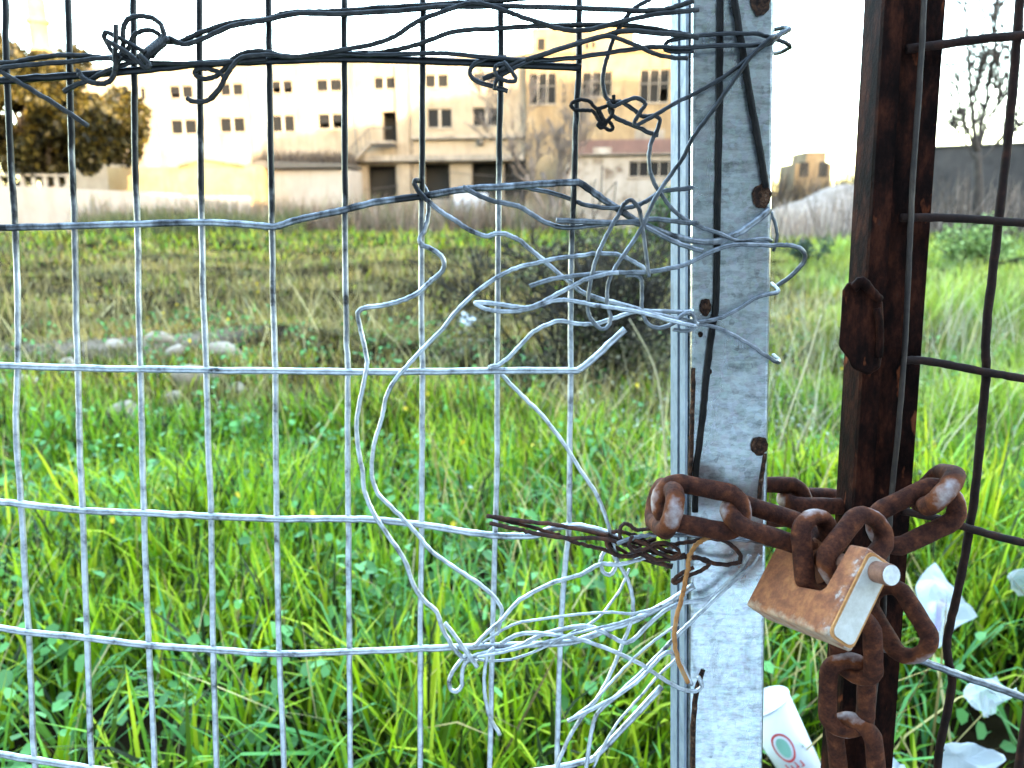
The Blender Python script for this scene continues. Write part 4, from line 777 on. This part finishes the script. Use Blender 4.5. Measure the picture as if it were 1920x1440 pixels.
wire('loose_wire', 'wire from the post looped on the eighth mesh wire, then falling to bottom', [(1300,583),(1267,585),(1200,583),(1150,597),(1117,607),(1083,607),(1050,602),(1023,610),(1000,623),(980,643),(957,667),(937,683),(920,688),(918,690),(926,694,-4),(940,702,-4),(960,723,-3),(987,750,-2),(1017,780,0),(1045,815),(1068,848),(1087,880),(1114,919),(1130,954),(1142,989),(1153,1032),(1156,1055),(1151,1070),(1142,1078),(1131,1072),(1126,1052),(1132,1036),(1146,1025)], 4.5, 5, 'galv', group=GM)
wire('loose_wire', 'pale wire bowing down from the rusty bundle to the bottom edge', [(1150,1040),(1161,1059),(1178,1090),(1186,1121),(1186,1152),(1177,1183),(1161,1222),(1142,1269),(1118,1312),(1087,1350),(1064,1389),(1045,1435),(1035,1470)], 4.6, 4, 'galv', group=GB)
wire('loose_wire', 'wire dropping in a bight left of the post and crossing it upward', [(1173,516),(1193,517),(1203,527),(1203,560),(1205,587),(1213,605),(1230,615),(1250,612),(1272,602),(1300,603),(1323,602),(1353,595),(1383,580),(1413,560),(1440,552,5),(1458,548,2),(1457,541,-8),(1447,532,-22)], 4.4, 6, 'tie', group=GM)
wire('loose_wire', 'wire sloping down right across the middle of the post', [(1270,598),(1300,605),(1340,613),(1373,627),(1407,647),(1440,669,5),(1456,679,2),(1461,677,-6),(1450,666,-20)], 4.4, 5.5, 'tie', group=GM)
wire('wire_loop', 'small wire ring knotted at the left edge of the post', [(1262,617),(1280,620),(1296,617),(1303,605),(1300,592),(1288,587),(1277,592),(1268,604)], 4.2, 9, 'tie', 'wire loop', GM)
wire('wire_stub', 'thin pale wire hanging at the right edge of the post', [(1446,398,-4),(1455,425,-6),(1457,445,-8),(1450,470,-14)], 3.6, 2, 'tie', 'wire', GM)
wire('wire_stub', 'short straight pale wire stub crossing the lowest knot', [(834,1168),(858,1199),(877,1226),(895,1251)], 4.6, 10, 'galv', 'wire', GB)
wire('wire_hook', 'pale wire with a hooked end at the bottom, running right to the post', [(880,1222),(869,1232),(850,1257),(842,1277),(846,1293),(857,1296),(866,1284),(866,1261),(873,1242),(893,1228),(920,1222),(951,1218),(982,1207),(1013,1191),(1048,1181),(1087,1174),(1114,1177),(1142,1191),(1169,1205),(1188,1199),(1215,1172),(1247,1144),(1278,1131),(1320,1125),(1345,1112),(1372,1086),(1392,1065),(1405,1040)], 4.8, 6, 'galv', 'wire hook', GB)
wire('loose_wire', 'pale wire rising from the lowest knot to the rusty bundle', [(889,1212),(912,1187),(939,1164),(970,1129),(1002,1109),(1044,1090),(1087,1078),(1114,1063),(1130,1057),(1161,1059),(1204,1047),(1239,1035),(1262,1026)], 4.6, 9, 'galv', group=GB)
wire('wire_stub', 'pale wire hanging down beside the eighth mesh wire at the bottom', [(926,1215),(914,1228),(908,1269),(910,1308),(918,1343),(937,1378)], 4.4, 7, 'galv', 'wire', GB)
wire('loose_wire', 'pale wire curving down right and curling on the post front', [(939,1207),(963,1193),(990,1187),(1029,1189),(1068,1195),(1107,1205),(1157,1224),(1204,1247),(1243,1273),(1278,1292),(1305,1296),(1316,1285),(1309,1268)], 4.6, 10, 'galv', group=GB)
wire('loose_wire', 'pale wire arched like a bow at the foot of the post', [(1064,1352),(1099,1335),(1145,1312),(1192,1280),(1219,1253),(1239,1231),(1254,1223),(1270,1230),(1282,1253),(1297,1284)], 4.6, 13, 'galv', group=GB)
wire('loose_wire', 'pale wire climbing steeply from the bottom edge to the padlock', [(1096,1460),(1099,1440),(1110,1366),(1122,1335),(1161,1300),(1215,1249),(1262,1199),(1293,1168),(1340,1122),(1380,1086),(1412,1060),(1425,1040)], 4.7, 8, 'galv', group=GB)
for pts, lab in (([(1262,1128),(1215,1150),(1160,1168),(1100,1182),(1040,1199),(980,1214),(930,1226),(895,1232)], 'thin pale strand running from post to the lowest knot'), ([(1272,1170),(1235,1195),(1190,1232),(1150,1275),(1110,1318),(1075,1345)], 'thin pale strand slanting down left from the post foot'),
    ([(905,1205),(960,1172),(1020,1160),(1085,1152),(1140,1148),(1190,1150),(1240,1136),(1270,1118)], 'thin pale strand bowed above the lowest mesh wire'), ([(1268,1235),(1230,1272),(1195,1312),(1160,1352),(1135,1392),(1112,1440)], 'thin pale strand falling from the post foot to the bottom'), ([(860,1215),(905,1238),(960,1236),(1015,1216),(1070,1188),(1120,1160),(1160,1110),(1180,1066)], 'thin pale strand looping from knot up to the rusty bundle')):
    wire('thin_strand', lab, pts, 3.0, random.uniform(3, 12), 'galv', 'wire', GB)
# rusty bundle
rb = empty('rusty_wire_bundle', F(1180, 1020, .01), 'tangled bundle of thin rusty wire tied between mesh and post', 'wire bundle')
RBS = [([(912,967),(932,970),(981,977),(1035,983),(1073,990),(1130,1002),(1157,1010),(1198,1018),(1252,1021),(1293,1016),(1333,1009),(1366,1018),(1385,1037),(1387,1054),(1360,1059),(1328,1054),(1301,1044),(1285,1048)], 4.2, 8, 'rustwire'),
 ([(918,981),(941,986),(981,995),(1014,1002),(1062,1009),(1130,1010),(1171,1021),(1225,1035),(1263,1046),(1300,1040)], 4.2, 11, 'rustwire'),
 ([(914,968),(968,981),(1016,994),(1041,1002),(1076,1016),(1103,1024),(1136,1031),(1165,1043),(1193,1032),(1204,1018),(1230,1010)], 4.0, 6, 'rustwire'),
 ([(1163,1010),(1163,991),(1171,982),(1182,985),(1193,994),(1206,993),(1225,991),(1242,996)], 3.8, 14, 'rustwire'),
 ([(1146,997),(1165,997),(1193,1005),(1211,1016),(1239,1029),(1263,1037),(1285,1044),(1301,1046),(1323,1048),(1329,1057),(1317,1069),(1290,1079),(1266,1092),(1262,1088),(1279,1074),(1300,1064)], 4.0, 12, 'rustwire'),
 ([(1140,1000),(1138,1020),(1150,1038),(1172,1044),(1200,1040),(1225,1051),(1260,1063)], 4.6, 9, 'rustwire'),
 ([(1206,1035),(1230,1049),(1263,1047),(1285,1040)], 4.2, 15, 'rustwire'),
 ([(1157,1020),(1184,1009),(1225,1002),(1266,1002),(1314,1005),(1360,1010),(1415,1014),(1440,1022,-4)], 4.4, 16, 'tie'),
 ([(1336,1004),(1318,1012),(1304,1024),(1293,1042),(1290,1062),(1285,1092),(1279,1120),(1268,1160),(1264,1195),(1272,1240),(1290,1280)], 4.4, 18, 'orangewire'),
 ([(1185,1005),(1178,1022),(1190,1034),(1212,1028),(1240,1016),(1262,1024),(1275,1036),(1262,1044),(1238,1038),(1215,1022),(1190,1012)], 3.6, 17, 'rustwire'),
 ([(1120,1003),(1155,1026),(1195,1046),(1240,1058),(1262,1060)], 3.8, 5, 'rustwire')]
for pts, r, off, m_ in RBS:
    V_, f_ = wiremesh(pts, r*PXM, off/1000, 6, 8, .0005); obj('strand', V_, f_, M[m_], rb)

# ------------------------------------------------------------------ galvanised post
PT = F(1376.5, -80, -.001); PB = F(1361, 1480, -.001); ax = PB-PT; ax /= np.linalg.norm(ax)
def post_at(px, py, off=0): return F(px, py, off)
base = PB + ax*((PB[2]+.05)/-ax[2]); top = PT - ax*.35
post = empty('metal_post', (base[0], base[1], 0), 'galvanised folded sheet metal post holding the chain', 'post')
ex = np.cross(ax, NF); ex /= np.linalg.norm(ex); ex = ex if ex[0] > 0 else -ex; ez = np.cross(ex, ax); ez = ez if ez @ NF > 0 else -ez
hw = .0292; dp = .052; k = .0035
prof = [(-hw, -k), (-hw+k*.5, -k*.2), (-hw+k, 0), (hw-k, 0), (hw-k*.5, -k*.2), (hw, -k), (hw, -dp), (hw-.002, -dp), (hw-.002, -k-.002), (-hw+.002, -k-.002), (-hw+.002, -dp), (-hw, -dp)]
def extrude(name, prof, A, B, m, parent, seg=1):
    n = len(prof); V_ = []; Q = []
    for s in range(seg+1):
        c_ = A+(B-A)*s/seg; V_ += [c_+ex*x_+ez*z_ for x_, z_ in prof]
    for s in range(seg): Q += [(s*n+i, s*n+(i+1) % n, (s+1)*n+(i+1) % n, (s+1)*n+i) for i in range(n)]
    Q += [tuple(range(n)), tuple(range(seg*n+n-1, seg*n-1, -1))]
    return obj(name, V_, Q, m, parent, smooth=False)
extrude('front_channel', prof, top, base, M['post'], post)
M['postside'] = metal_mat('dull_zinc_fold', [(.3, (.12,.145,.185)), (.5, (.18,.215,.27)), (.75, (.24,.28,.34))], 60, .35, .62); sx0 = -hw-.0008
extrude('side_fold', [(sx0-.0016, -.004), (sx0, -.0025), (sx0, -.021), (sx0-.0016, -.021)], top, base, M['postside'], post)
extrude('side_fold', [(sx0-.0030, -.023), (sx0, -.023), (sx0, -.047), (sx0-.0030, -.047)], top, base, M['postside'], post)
V_, f_ = wiremesh([(1352,-60,-1),(1350,20,0),(1349,200,0),(1345,400,0),(1343,560,0),(1335,620,0),(1325,700,0),(1318,780,-.4),(1305,880,-1),(1303,960,-1.4)], 6.2*PXM, 0, 8, 10); obj('seam_rod', V_, f_, M['blackrod'], post)
V_, f_ = wiremesh([(1300,690,-1.5),(1298,780,-1.2),(1295,860,-1.2),(1293,900,-1.5)], 4.5*PXM, 0, 6, 8); obj('weld_seam', V_, f_, M['boltrust'], post)
V_, f_ = wiremesh([(1318,1255,-1.6),(1305,1300,-1),(1300,1360,-1),(1299,1440,-1.2),(1298,1500,-1.5)], 5.5*PXM, 0, 6, 8); obj('weld_seam', V_, f_, M['boltrust'], post)
V_, f_ = wiremesh([(1434,850,-1.6),(1430,880,-1),(1425,915,-1),(1421,950,-1.6)], 4.5*PXM, 0, 6, 8); obj('weld_seam', V_, f_, M['boltrust'], post)
def disc_bolt(px, py, rp, parent, sy=1.0):
    c_ = F(px, py, -.0012); V_ = []; Q = []; n = 30; rad = [rp*1.1, rp*.85, rp*.5, rp*.3, 0]; hgt = [.0001, .0006, -.0004, -.0002, .0007]
    for j, (r_, h_) in enumerate(zip(rad, hgt)):
        for i in range(n):
            a_ = 2*math.pi*i/n; q = r_*(1+.03*math.sin(3*a_+j)+.04*math.sin(5*a_+px)+.04*math.sin(9*a_+2*j))*PXM; V_.append(c_+ex*q*math.cos(a_)-ax*q*sy*math.sin(a_)+ez*(h_+.0012))
        if j: Q += [((j-1)*n+i, (j-1)*n+(i+1) % n, j*n+(i+1) % n, j*n+i) for i in range(n)]
    obj('rusted_bolt', V_, Q, M['boltrust'], parent)
for px, py, r_, sy in ((1427, 368, 16, 1.25), (1322, 576, 10, 1.5), (1423, 836, 15, 1.1), (1313, 627, 4, 1.2), (1329, 697, 4.5, 1.2), (1342, 427, 4, 1), (1425, 5, 16, 1.3), (1420, 945, 8, 1.2)): disc_bolt(px, py, r_, post, sy)
wire('iron_rod', 'black iron rod slanting down the upper front of the metal post', [(1368,-70,2.5),(1380,20,2.5),(1395,110,2.4),(1412,210,2.2),(1426,290,2),(1436,352,1.5)], 7.0, 2.5, 'blackrod', 'rod')

# ------------------------------------------------------------------ rusty gate
GA = F(1727, -80, -.012); GB_ = F(1625, 1480, -.012); gax = (GB_-GA)/np.linalg.norm(GB_-GA)
gx = np.cross(gax, NF); gx /= np.linalg.norm(gx); gx = gx if gx[0] > 0 else -gx; gz = np.cross(gx, gax); gz = gz if gz @ NF > 0 else -gz
gate = empty('rusty_gate', (GB_[0], GB_[1], 0), 'dark rusted steel gate with welded mesh at the right', 'gate')
gtop = GA-gax*.35; gbot = GB_+gax*((GB_[2]-.06)/-gax[2])
_e = (ex, ez); ex, ez = gx, gz
# upright: left flat bar, raised T web, right flange
extrude('upright', [(-.0240, -.003), (-.0232, .0), (-.0095, .0), (-.0088, -.002), (-.0088, -.030), (-.0240, -.030)], gtop, gbot, M['gaterust'], gate)
extrude('web_plate', [(-.0086, -.0045), (.0065, -.0035), (.0065, -.030), (-.0086, -.030)], gtop, gbot, M['gaterust'], gate)
extrude('flange', [(.0067, -.009), (.0232, -.0075), (.0240, -.010), (.0240, -.031), (.0067, -.031)], gtop, gbot, M['gaterust'], gate)
extrude('backing_angle', [(-.02, -.0315), (.02, -.0315), (.02, -.0345), (-.02, -.0345)], gtop, gbot, M['gaterust'], gate)
ex, ez = _e
V_, f_ = wiremesh([(1735,-60,-8),(1728,100,-8),(1712,330,-8),(1705,480,-8),(1697,640,-7),(1685,800,-6.5),(1672,930,-6),(1660,1080,-6),(1655,1180,-6),(1640,1300,-6),(1625,1480,-6)], 5.2*PXM, 0, 6, 8); obj('edge_rod', V_, f_, metal_mat('grimy_edge_rod', [(.3, (.015,.009,.007)), (.55, (.045,.03,.022)), (.8, (.12,.09,.065))], 40, .1, .7), gate)
# latch box
LP = [(1602, 532), (1616, 517), (1628, 524), (1634, 545), (1655, 565), (1657, 640), (1650, 690), (1628, 704), (1597, 690), (1590, 672), (1573, 650), (1577, 600), (1580, 545), (1590, 528)]
bm = bmesh.new(); fr_ = [bm.verts.new(tuple(F(x_, y_, .013))) for x_, y_ in LP]; bk = [bm.verts.new(tuple(F(1612+(x_-1612)*1.02, y_, -.018))) for x_, y_ in LP]
bm.faces.new(fr_); bm.faces.new(bk[::-1]); n = len(LP)
for i in range(n): bm.faces.new((fr_[i], bk[i], bk[(i+1) % n], fr_[(i+1) % n]))
bmesh.ops.recalc_face_normals(bm, faces=bm.faces); V_ = [tuple(v.co) for v in bm.verts]; bm.verts.index_update(); Q = [tuple(v.index for v in f.verts) for f in bm.faces]; bm.free()
o = obj('latch_box', V_, Q, M['gaterust'], gate, smooth=False); bevel(o, .0022, 3)
V_, f_ = wiremesh([(1600,540,13),(1616,528,16),(1632,545,15),(1648,562,12)], 9*PXM, 0, 5, 8); obj('weld_bead', V_, f_, M['gaterust'], o)
V_, f_ = wiremesh([(1644,578,14),(1650,620,14.5),(1648,670,14)], 7*PXM, 0, 5, 8); obj('weld_bead', V_, f_, M['gaterust'], o)
GH = [[(1700,92,-14),(1790,80,-14),(1850,72,-14),(1920,66,-14),(2100,48,-14)], [(1690,408,-12),(1765,408,-12),(1850,413,-13),(1920,418,-13),(2100,428,-13)], [(1690,675,-10),(1730,676,-11),(1780,684,-12),(1850,698,-13),(1920,710,-13),(2100,740,-13)], [(1690,958,-12),(1740,968,-12),(1800,985,-13),(1860,1003,-13),(1920,1018,-13),(2100,1062,-13)]]
for p in GH: obj('horizontal_wire', *wiremesh(p, 8.0*PXM, 0), M['gatewire'], gate)
obj('horizontal_wire', *wiremesh([(1655,1215,-12),(1730,1240,-12),(1790,1262,-13),(1860,1286,-13),(1920,1308,-13),(2100,1380,-13)], 7.5*PXM, 0), M['tie'], gate)
obj('vertical_wire', *wiremesh([(1916,-60,-17),(1911,20,-17),(1903,120,-17),(1893,230,-17),(1882,330,-17),(1866,470,-17),(1852,590,-17),(1848,650,-17),(1849,700,-17),(1840,800,-17),(1826,940,-17),(1806,1060,-17),(1785,1155,-17),(1775,1205,-17),(1779,1245,-17),(1785,1275,-17),(1777,1330,-17),(1762,1400,-17),(1752,1480,-17),(1700,1800,-17)], 8.0*PXM, 0), M['gatewire'], gate)
obj('vertical_wire', *wiremesh([(2060,-60,-17),(2040,300,-17),(2000,700,-17),(1960,1100,-17),(1900,1500,-17)], 8.0*PXM, 0), M['gatewire'], gate)

# ------------------------------------------------------------------ chain
LR = .0066; LW = .0136; LS = .0170
def linkmesh():
    P = []
    for i in range(13): a_ = -math.pi/2+math.pi*i/12; P.append((LS+LW*math.cos(a_), LW*math.sin(a_), 0))
    P += [(LS*f_, LW, 0) for f_ in (.5, 0, -.5)]
    for i in range(13): a_ = math.pi/2+math.pi*i/12; P.append((-LS+LW*math.cos(a_), LW*math.sin(a_), 0))
    P += [(LS*f_, -LW, 0) for f_ in (-.5, 0, .5)]
    V_, f_ = tube(np.array(P), LR*(1+.03*np.sin(np.arange(len(P))*2.3)), 14, True); return mkmesh('link', V_, f_, M['chain'])
lm = linkmesh(); chain = empty('rusty_chain', F(1500, 960, .02), 'heavy rusty steel chain wrapped round post and gate upright', 'chain')
def link(A, B, yh):
    a_ = F(A[0], A[1], A[2]); b_ = F(B[0], B[1], B[2]); x_ = b_-a_; ln = np.linalg.norm(x_); x_ /= ln
    y_ = RT*yh[0]-UP*yh[1]-FW*yh[2]; y_ = y_-x_*(x_ @ y_); y_ /= np.linalg.norm(y_); z_ = np.cross(x_, y_)
    s = min(1.15, max(.82, ln/(2*(LS+LW)))); o = bpy.data.objects.new('link', lm); COL.objects.link(o); o.parent = chain
    Mx = Matrix.Identity(4)
    for i in range(3):
        for j, v_ in enumerate((x_*s, y_, z_)): Mx[i][j] = v_[i]
    c_ = (a_+b_)/2-org(chain)
    for i in range(3): Mx[i][3] = c_[i]
    o.matrix_local = Mx; return o
link((1237,936,.026), (1392,966,.030), (-.18, 1, .15))
link((1262,962,.048), (1229,942,-.008), (-.25, 1, 0))
link((1367,958,.028), (1524,1008,.032), (-.30, .45, .85))
link((1527,988,.046), (1536,1090,.052), (.85, .15, -.45))
link((1641,982,.052), (1566,1080,.066), (.75, .60, -.1))
link((1645,1002,.030), (1788,934,.034), (.42, .9, .2))
link((1772,922,.056), (1738,912,-.006), (.62, -.78, 0))
link((1478,938,-.046), (1582,940,-.046), (0, .15, 1))
link((1405,940,-.042), (1498,941,-.042), (0, 1, .35))
link((1660,1122,.002), (1712,1208,.026), (.70, -.42, .62))
link((1602,1165,.020), (1605,1252,.018), (.55, 0, .84))
link((1590,1238,.014), (1586,1368,.014), (1, 0, .12))
link((1598,1352,.014), (1612,1486,.012), (.80, 0, .6))
link((1612,1470,.012), (1606,1600,.010), (1, 0, -.3))

# ------------------------------------------------------------------ padlock
O_ = F(1397, 1134, .030); lr, lu, ld = .0852, .0605, .0220
rx = np.array([.26069, -.92244, .28486]); ux = np.array([.52561, .38311, .75958]); dx = np.array([.80980, .04829, -.58472])
lock = empty('padlock', (0, 0, 0), 'rusty armoured block padlock with pale end and bolt on chain', 'padlock'); lock.location = tuple(O_)
def LP3(a_, b_, c_): return O_+rx*lr*a_+ux*lu*b_+dx*ld*c_
poly = [(0, 0), (1, 0), (1, 1), (.80, 1), (.775, .48), (.74, .43), (.47, .40), (.435, .45), (.41, 1), (0.0, 1)]
n = len(poly); V_ = [(a_*lr, b_*lu, 0) for a_, b_ in poly]+[(a_*lr, b_*lu, ld) for a_, b_ in poly]
bm = bmesh.new(); vv = [bm.verts.new(v) for v in V_]; bm.faces.new(vv[:n]); bm.faces.new(vv[n:][::-1])
for i in range(n): bm.faces.new((vv[i], vv[n+i], vv[n+(i+1) % n], vv[(i+1) % n]))
bmesh.ops.recalc_face_normals(bm, faces=bm.faces); me = bpy.data.meshes.new('body'); bm.to_mesh(me); bm.free(); me.materials.append(M['lock'])
def lockpart(name, me, parent=None):
    o = bpy.data.objects.new(name, me); COL.objects.link(o); o.parent = lock if parent is None else parent
    if parent is None:
        Mx = Matrix.Identity(4)
        for i in range(3):
            for j, v_ in enumerate((rx, ux, dx)): Mx[i][j] = v_[i]
        o.matrix_local = Mx
    return o
body = lockpart('body', me); bevel(body, .0034, 4)
def rrect(a0, b0, c1, d1, rad, n=6):
    out = []
    for cx_, cy_, s0 in ((c1-rad, d1-rad, 0), (a0+rad, d1-rad, 1), (a0+rad, b0+rad, 2), (c1-rad, b0+rad, 3)):
        for i in range(n+1): a_ = math.pi/2*(s0+i/n); out.append((cx_+rad*math.cos(a_), cy_+rad*math.sin(a_)))
    return out
def plate(name, x0, x1, ins, m, rad):
    q = rrect(ins, ins, lu-ins, ld-ins, rad); n = len(q); V_ = [(x0, b_, c_) for b_, c_ in q]+[(x1, b_, c_) for b_, c_ in q]
    return lockpart(name, mkmesh(name, V_, [tuple(range(n-1, -1, -1)), tuple(range(n, 2*n))]+[(i, (i+1) % n, n+(i+1) % n, n+i) for i in range(n)], m, False))
plate('end_rim', lr-.0006, lr+.0009, .0012, M['lockrim'], .0045); plate('end_plate', lr+.0002, lr+.0016, .0029, M['lockend'], .0042)
V_, f_ = tube([(lr*.30, lu*.83, ld*.52), (lr+.0125, lu*.83, ld*.52), (lr+.0135, lu*.83, ld*.52)], [.0066, .0066, .0062], 24); pin = lockpart('bolt', mkmesh('bolt', V_, f_, M['pin']))
V_, f_ = tube([(lr+.0136, lu*.83, ld*.52), (lr+.0141, lu*.83, ld*.52)], .0060, 24); pe = bpy.data.objects.new('bolt_face', mkmesh('bolt_face', V_, f_, M['pinend'], False)); COL.objects.link(pe); pe.parent = pin

# ------------------------------------------------------------------ litter
def sheet(name, corners, nu, amp, m, label, cat, ph=0, group=None):
    """crumpled sheet between four ground points (a step above the soil)"""
    A, B, C, D_ = [np.asarray(c_) for c_ in corners]; V_ = []
    for j in range(nu+1):
        for i in range(nu+1):
            a_, b_ = i/nu, j/nu; p = (A*(1-a_)+B*a_)*(1-b_)+(D_*(1-a_)+C*a_)*b_
            e = .5+.5*min(1, 4*min(a_, 1-a_, b_, 1-b_)); p = p+np.array([math.sin(7*b_+ph)*amp*.9, math.cos(6*a_+ph)*amp*.7, amp*(math.sin(5*a_+9*b_+ph)*.7+abs(math.sin(8*a_-6*b_+2*ph)))*e]); V_.append(p)
    Q = [(j*(nu+1)+i, j*(nu+1)+i+1, (j+1)*(nu+1)+i+1, (j+1)*(nu+1)+i) for j in range(nu) for i in range(nu)]
    o = obj(name, V_, Q, M[m], smooth=False); sd = o.modifiers.new('thick', 'SOLIDIFY'); sd.thickness = .0006; return setp(o, label, cat, group)
GL = 'plastic litter in the grass behind the gate'
pz = .27
pb = sheet('plastic_bag', [G(1705,1160,pz+.02), G(1760,1220,pz-.02), G(1828,1165,pz), G(1748,1062,pz+.1)], 12, .012, 'film', 'white printed plastic bag lying behind the gate upright', 'bag', .4, GL)
M['lilac'] = flat('lilac_print', (.42,.38,.72), .5, 0, .08, 20)
vs_ = [np.array(v.co)+org(pb)+np.array([0, -.0015, .0025]) for v in pb.data.vertices]
obj('printed_stripe', vs_, [(j_*13+i_, j_*13+i_+1, (j_+1)*13+i_+1, (j_+1)*13+i_) for j_ in range(2, 9) for i_ in (5, 6)], M['lilac'], pb, smooth=False)
sheet('plastic_bag', [G(1880,1085,pz+.1), G(1900,1120,pz), G(1945,1110,pz), G(1930,1062,pz+.1)], 8, .012, 'film', 'scrap of white plastic cut by the right edge of the picture', 'bag', 2.1, GL)
sheet('plastic_film', [G(1800,1330,pz), G(1850,1350,pz), G(1905,1320,pz), G(1855,1275,pz+.05)], 10, .018, 'sheer', 'sheer crumpled plastic film under the grey gate wire', 'film', 1.0, GL)
sheet('paper_sheet', [G(1755,1440,pz-.02), G(1850,1460,pz-.03), G(1882,1412,pz), G(1762,1392,pz+.03)], 10, .008, 'film', 'torn white paper sheet at the bottom right', 'paper', 3.0, GL)
sheet('paper_sheet', [G(1650,1450,pz), G(1690,1460,pz), G(1695,1432,pz), G(1668,1420,pz+.02)], 6, .006, 'film', 'small white paper scrap at the bottom beside the gate upright', 'paper', 4.2, GL)
sheet('plastic_scrap', [G(858,602,.22), G(880,612,.2), G(893,600,.22), G(868,585,.26)], 5, .012, 'sheer', 'pale plastic scrap caught left of the dry shrub', 'scrap', .2)
# paper cup with the printed oval
cb = G(1520, 1475, .17); ct = G(1452, 1352, .27); cax = ct-cb; cl = .155; cax /= np.linalg.norm(cax); ct = cb+cax*cl
sd_ = np.cross(cax, FW); sd_ /= np.linalg.norm(sd_); fr3 = np.cross(sd_, cax); fr3 = fr3 if fr3 @ FW < 0 else -fr3
cup = empty('paper_cup', cb, 'white paper cup with red oval print lying at the post foot', 'cup')
def cpt(h_, a_, extra=0): r_ = .031+.013*h_+extra; return cb+cax*cl*h_+r_*(math.cos(a_)*fr3+math.sin(a_)*sd_)
V_ = []; n = 32
for h_ in (0, .5, 1): V_ += [cpt(h_, 2*math.pi*i/n) for i in range(n)]
for h_ in (1, .06): V_ += [cpt(h_, 2*math.pi*i/n, -.0008) for i in range(n)]
Q = [(j*n+i, j*n+(i+1) % n, (j+1)*n+(i+1) % n, (j+1)*n+i) for j in range(4) for i in range(n)]+[tuple(range(n-1, -1, -1)), tuple(4*n+i for i in range(n))]
M['cup'] = flat('white_paper', (.78,.80,.84), .5, 0, .05, 20); M['redprint'] = flat('red_print', (.70,.05,.05), .5, 0, .1, 40); M['greenprint'] = flat('green_print', (.30,.62,.50), .5, 0, .1, 40)
obj('cup_wall', V_, Q, M['cup'], cup)
m_ = MB(); m_.tube([cpt(1, 2*math.pi*i/n) for i in range(n)], .0016, 6, True); m_.build('rolled_rim', M['cup'], cup)
def decal(name, pts, m, lift):                              # polygon strips printed on the cup wall: (height, angle) pairs
    V_ = [cpt(h_, a_, lift) for h_, a_ in pts]; return V_
def ringprint(name, h0, a0, rh, ra, wdt, m, lift=.0005):
    V_ = []; n = 36
    for i in range(n): t_ = 2*math.pi*i/n; V_ += [cpt(h0+rh*math.cos(t_), a0+ra*math.sin(t_), lift), cpt(h0+rh*(1-wdt)*math.cos(t_), a0+ra*(1-wdt)*math.sin(t_), lift)]
    obj(name, V_, [(2*i, 2*((i+1) % n), 2*((i+1) % n)+1, 2*i+1) for i in range(n)], M[m], cup)
def fillprint(name, h0, a0, rh, ra, m, lift=.0004):
    n = 30; V_ = [cpt(h0, a0, lift)]+[cpt(h0+rh*math.cos(2*math.pi*i/n), a0+ra*math.sin(2*math.pi*i/n), lift) for i in range(n)]
    obj(name, V_, [(0, 1+i, 1+(i+1) % n) for i in range(n)], M[m], cup)
ringprint('oval_print', .60, .30, .17, .42, .15, 'redprint'); fillprint('oval_fill_print', .60, .30, .115, .25, 'greenprint')
for i, (h_, a_, l_) in enumerate(((.37, -.15, .16), (.38, .1, .12), (.36, .32, .16), (.38, .54, .10))):
    V_ = [cpt(h_-.03, a_-.02, .0005), cpt(h_-.03, a_+.04, .0005), cpt(h_+.04, a_+.12, .0005), cpt(h_+.04, a_+.06, .0005)]; obj('lettering_print', V_, [(0, 1, 2, 3)], M['redprint'], cup, smooth=False)
    V_ = [cpt(h_-.03, a_+.04, .0006), cpt(h_-.03, a_+.14, .0006), cpt(h_-.015, a_+.14, .0006), cpt(h_-.015, a_+.04, .0006)]; obj('lettering_print', V_, [(0, 1, 2, 3)], M['redprint'], cup, smooth=False)
# tall straw stems standing beside the post
for i, (pts, lab) in enumerate((([(1250,905),(1245,820),(1235,720),(1215,660),(1180,598)], 'long bent straw stem left of the post'), ([(1440,920),(1475,790),(1510,690),(1540,590)], 'tall straw stem leaning right beside the post'), ([(1462,940),(1490,850),(1530,760)], 'shorter straw stem right of the post'))):
    gp = G(pts[0][0], 1040, 0); P = [D(x_, y_, gp[1]) for x_, y_ in pts]; P = [np.array([P[0][0], P[0][1], 0])]+P; m_ = MB(); P = catmull(P, 5); m_.tube(P, np.linspace(.0042, .0022, len(P)), 6)
    setp(m_.build('straw_stem', flat('straw_%d' % i, (.52,.44,.28), .8, 0, .2, 10), origin=P[0]), lab, 'stem', 'straw stems beside the post')
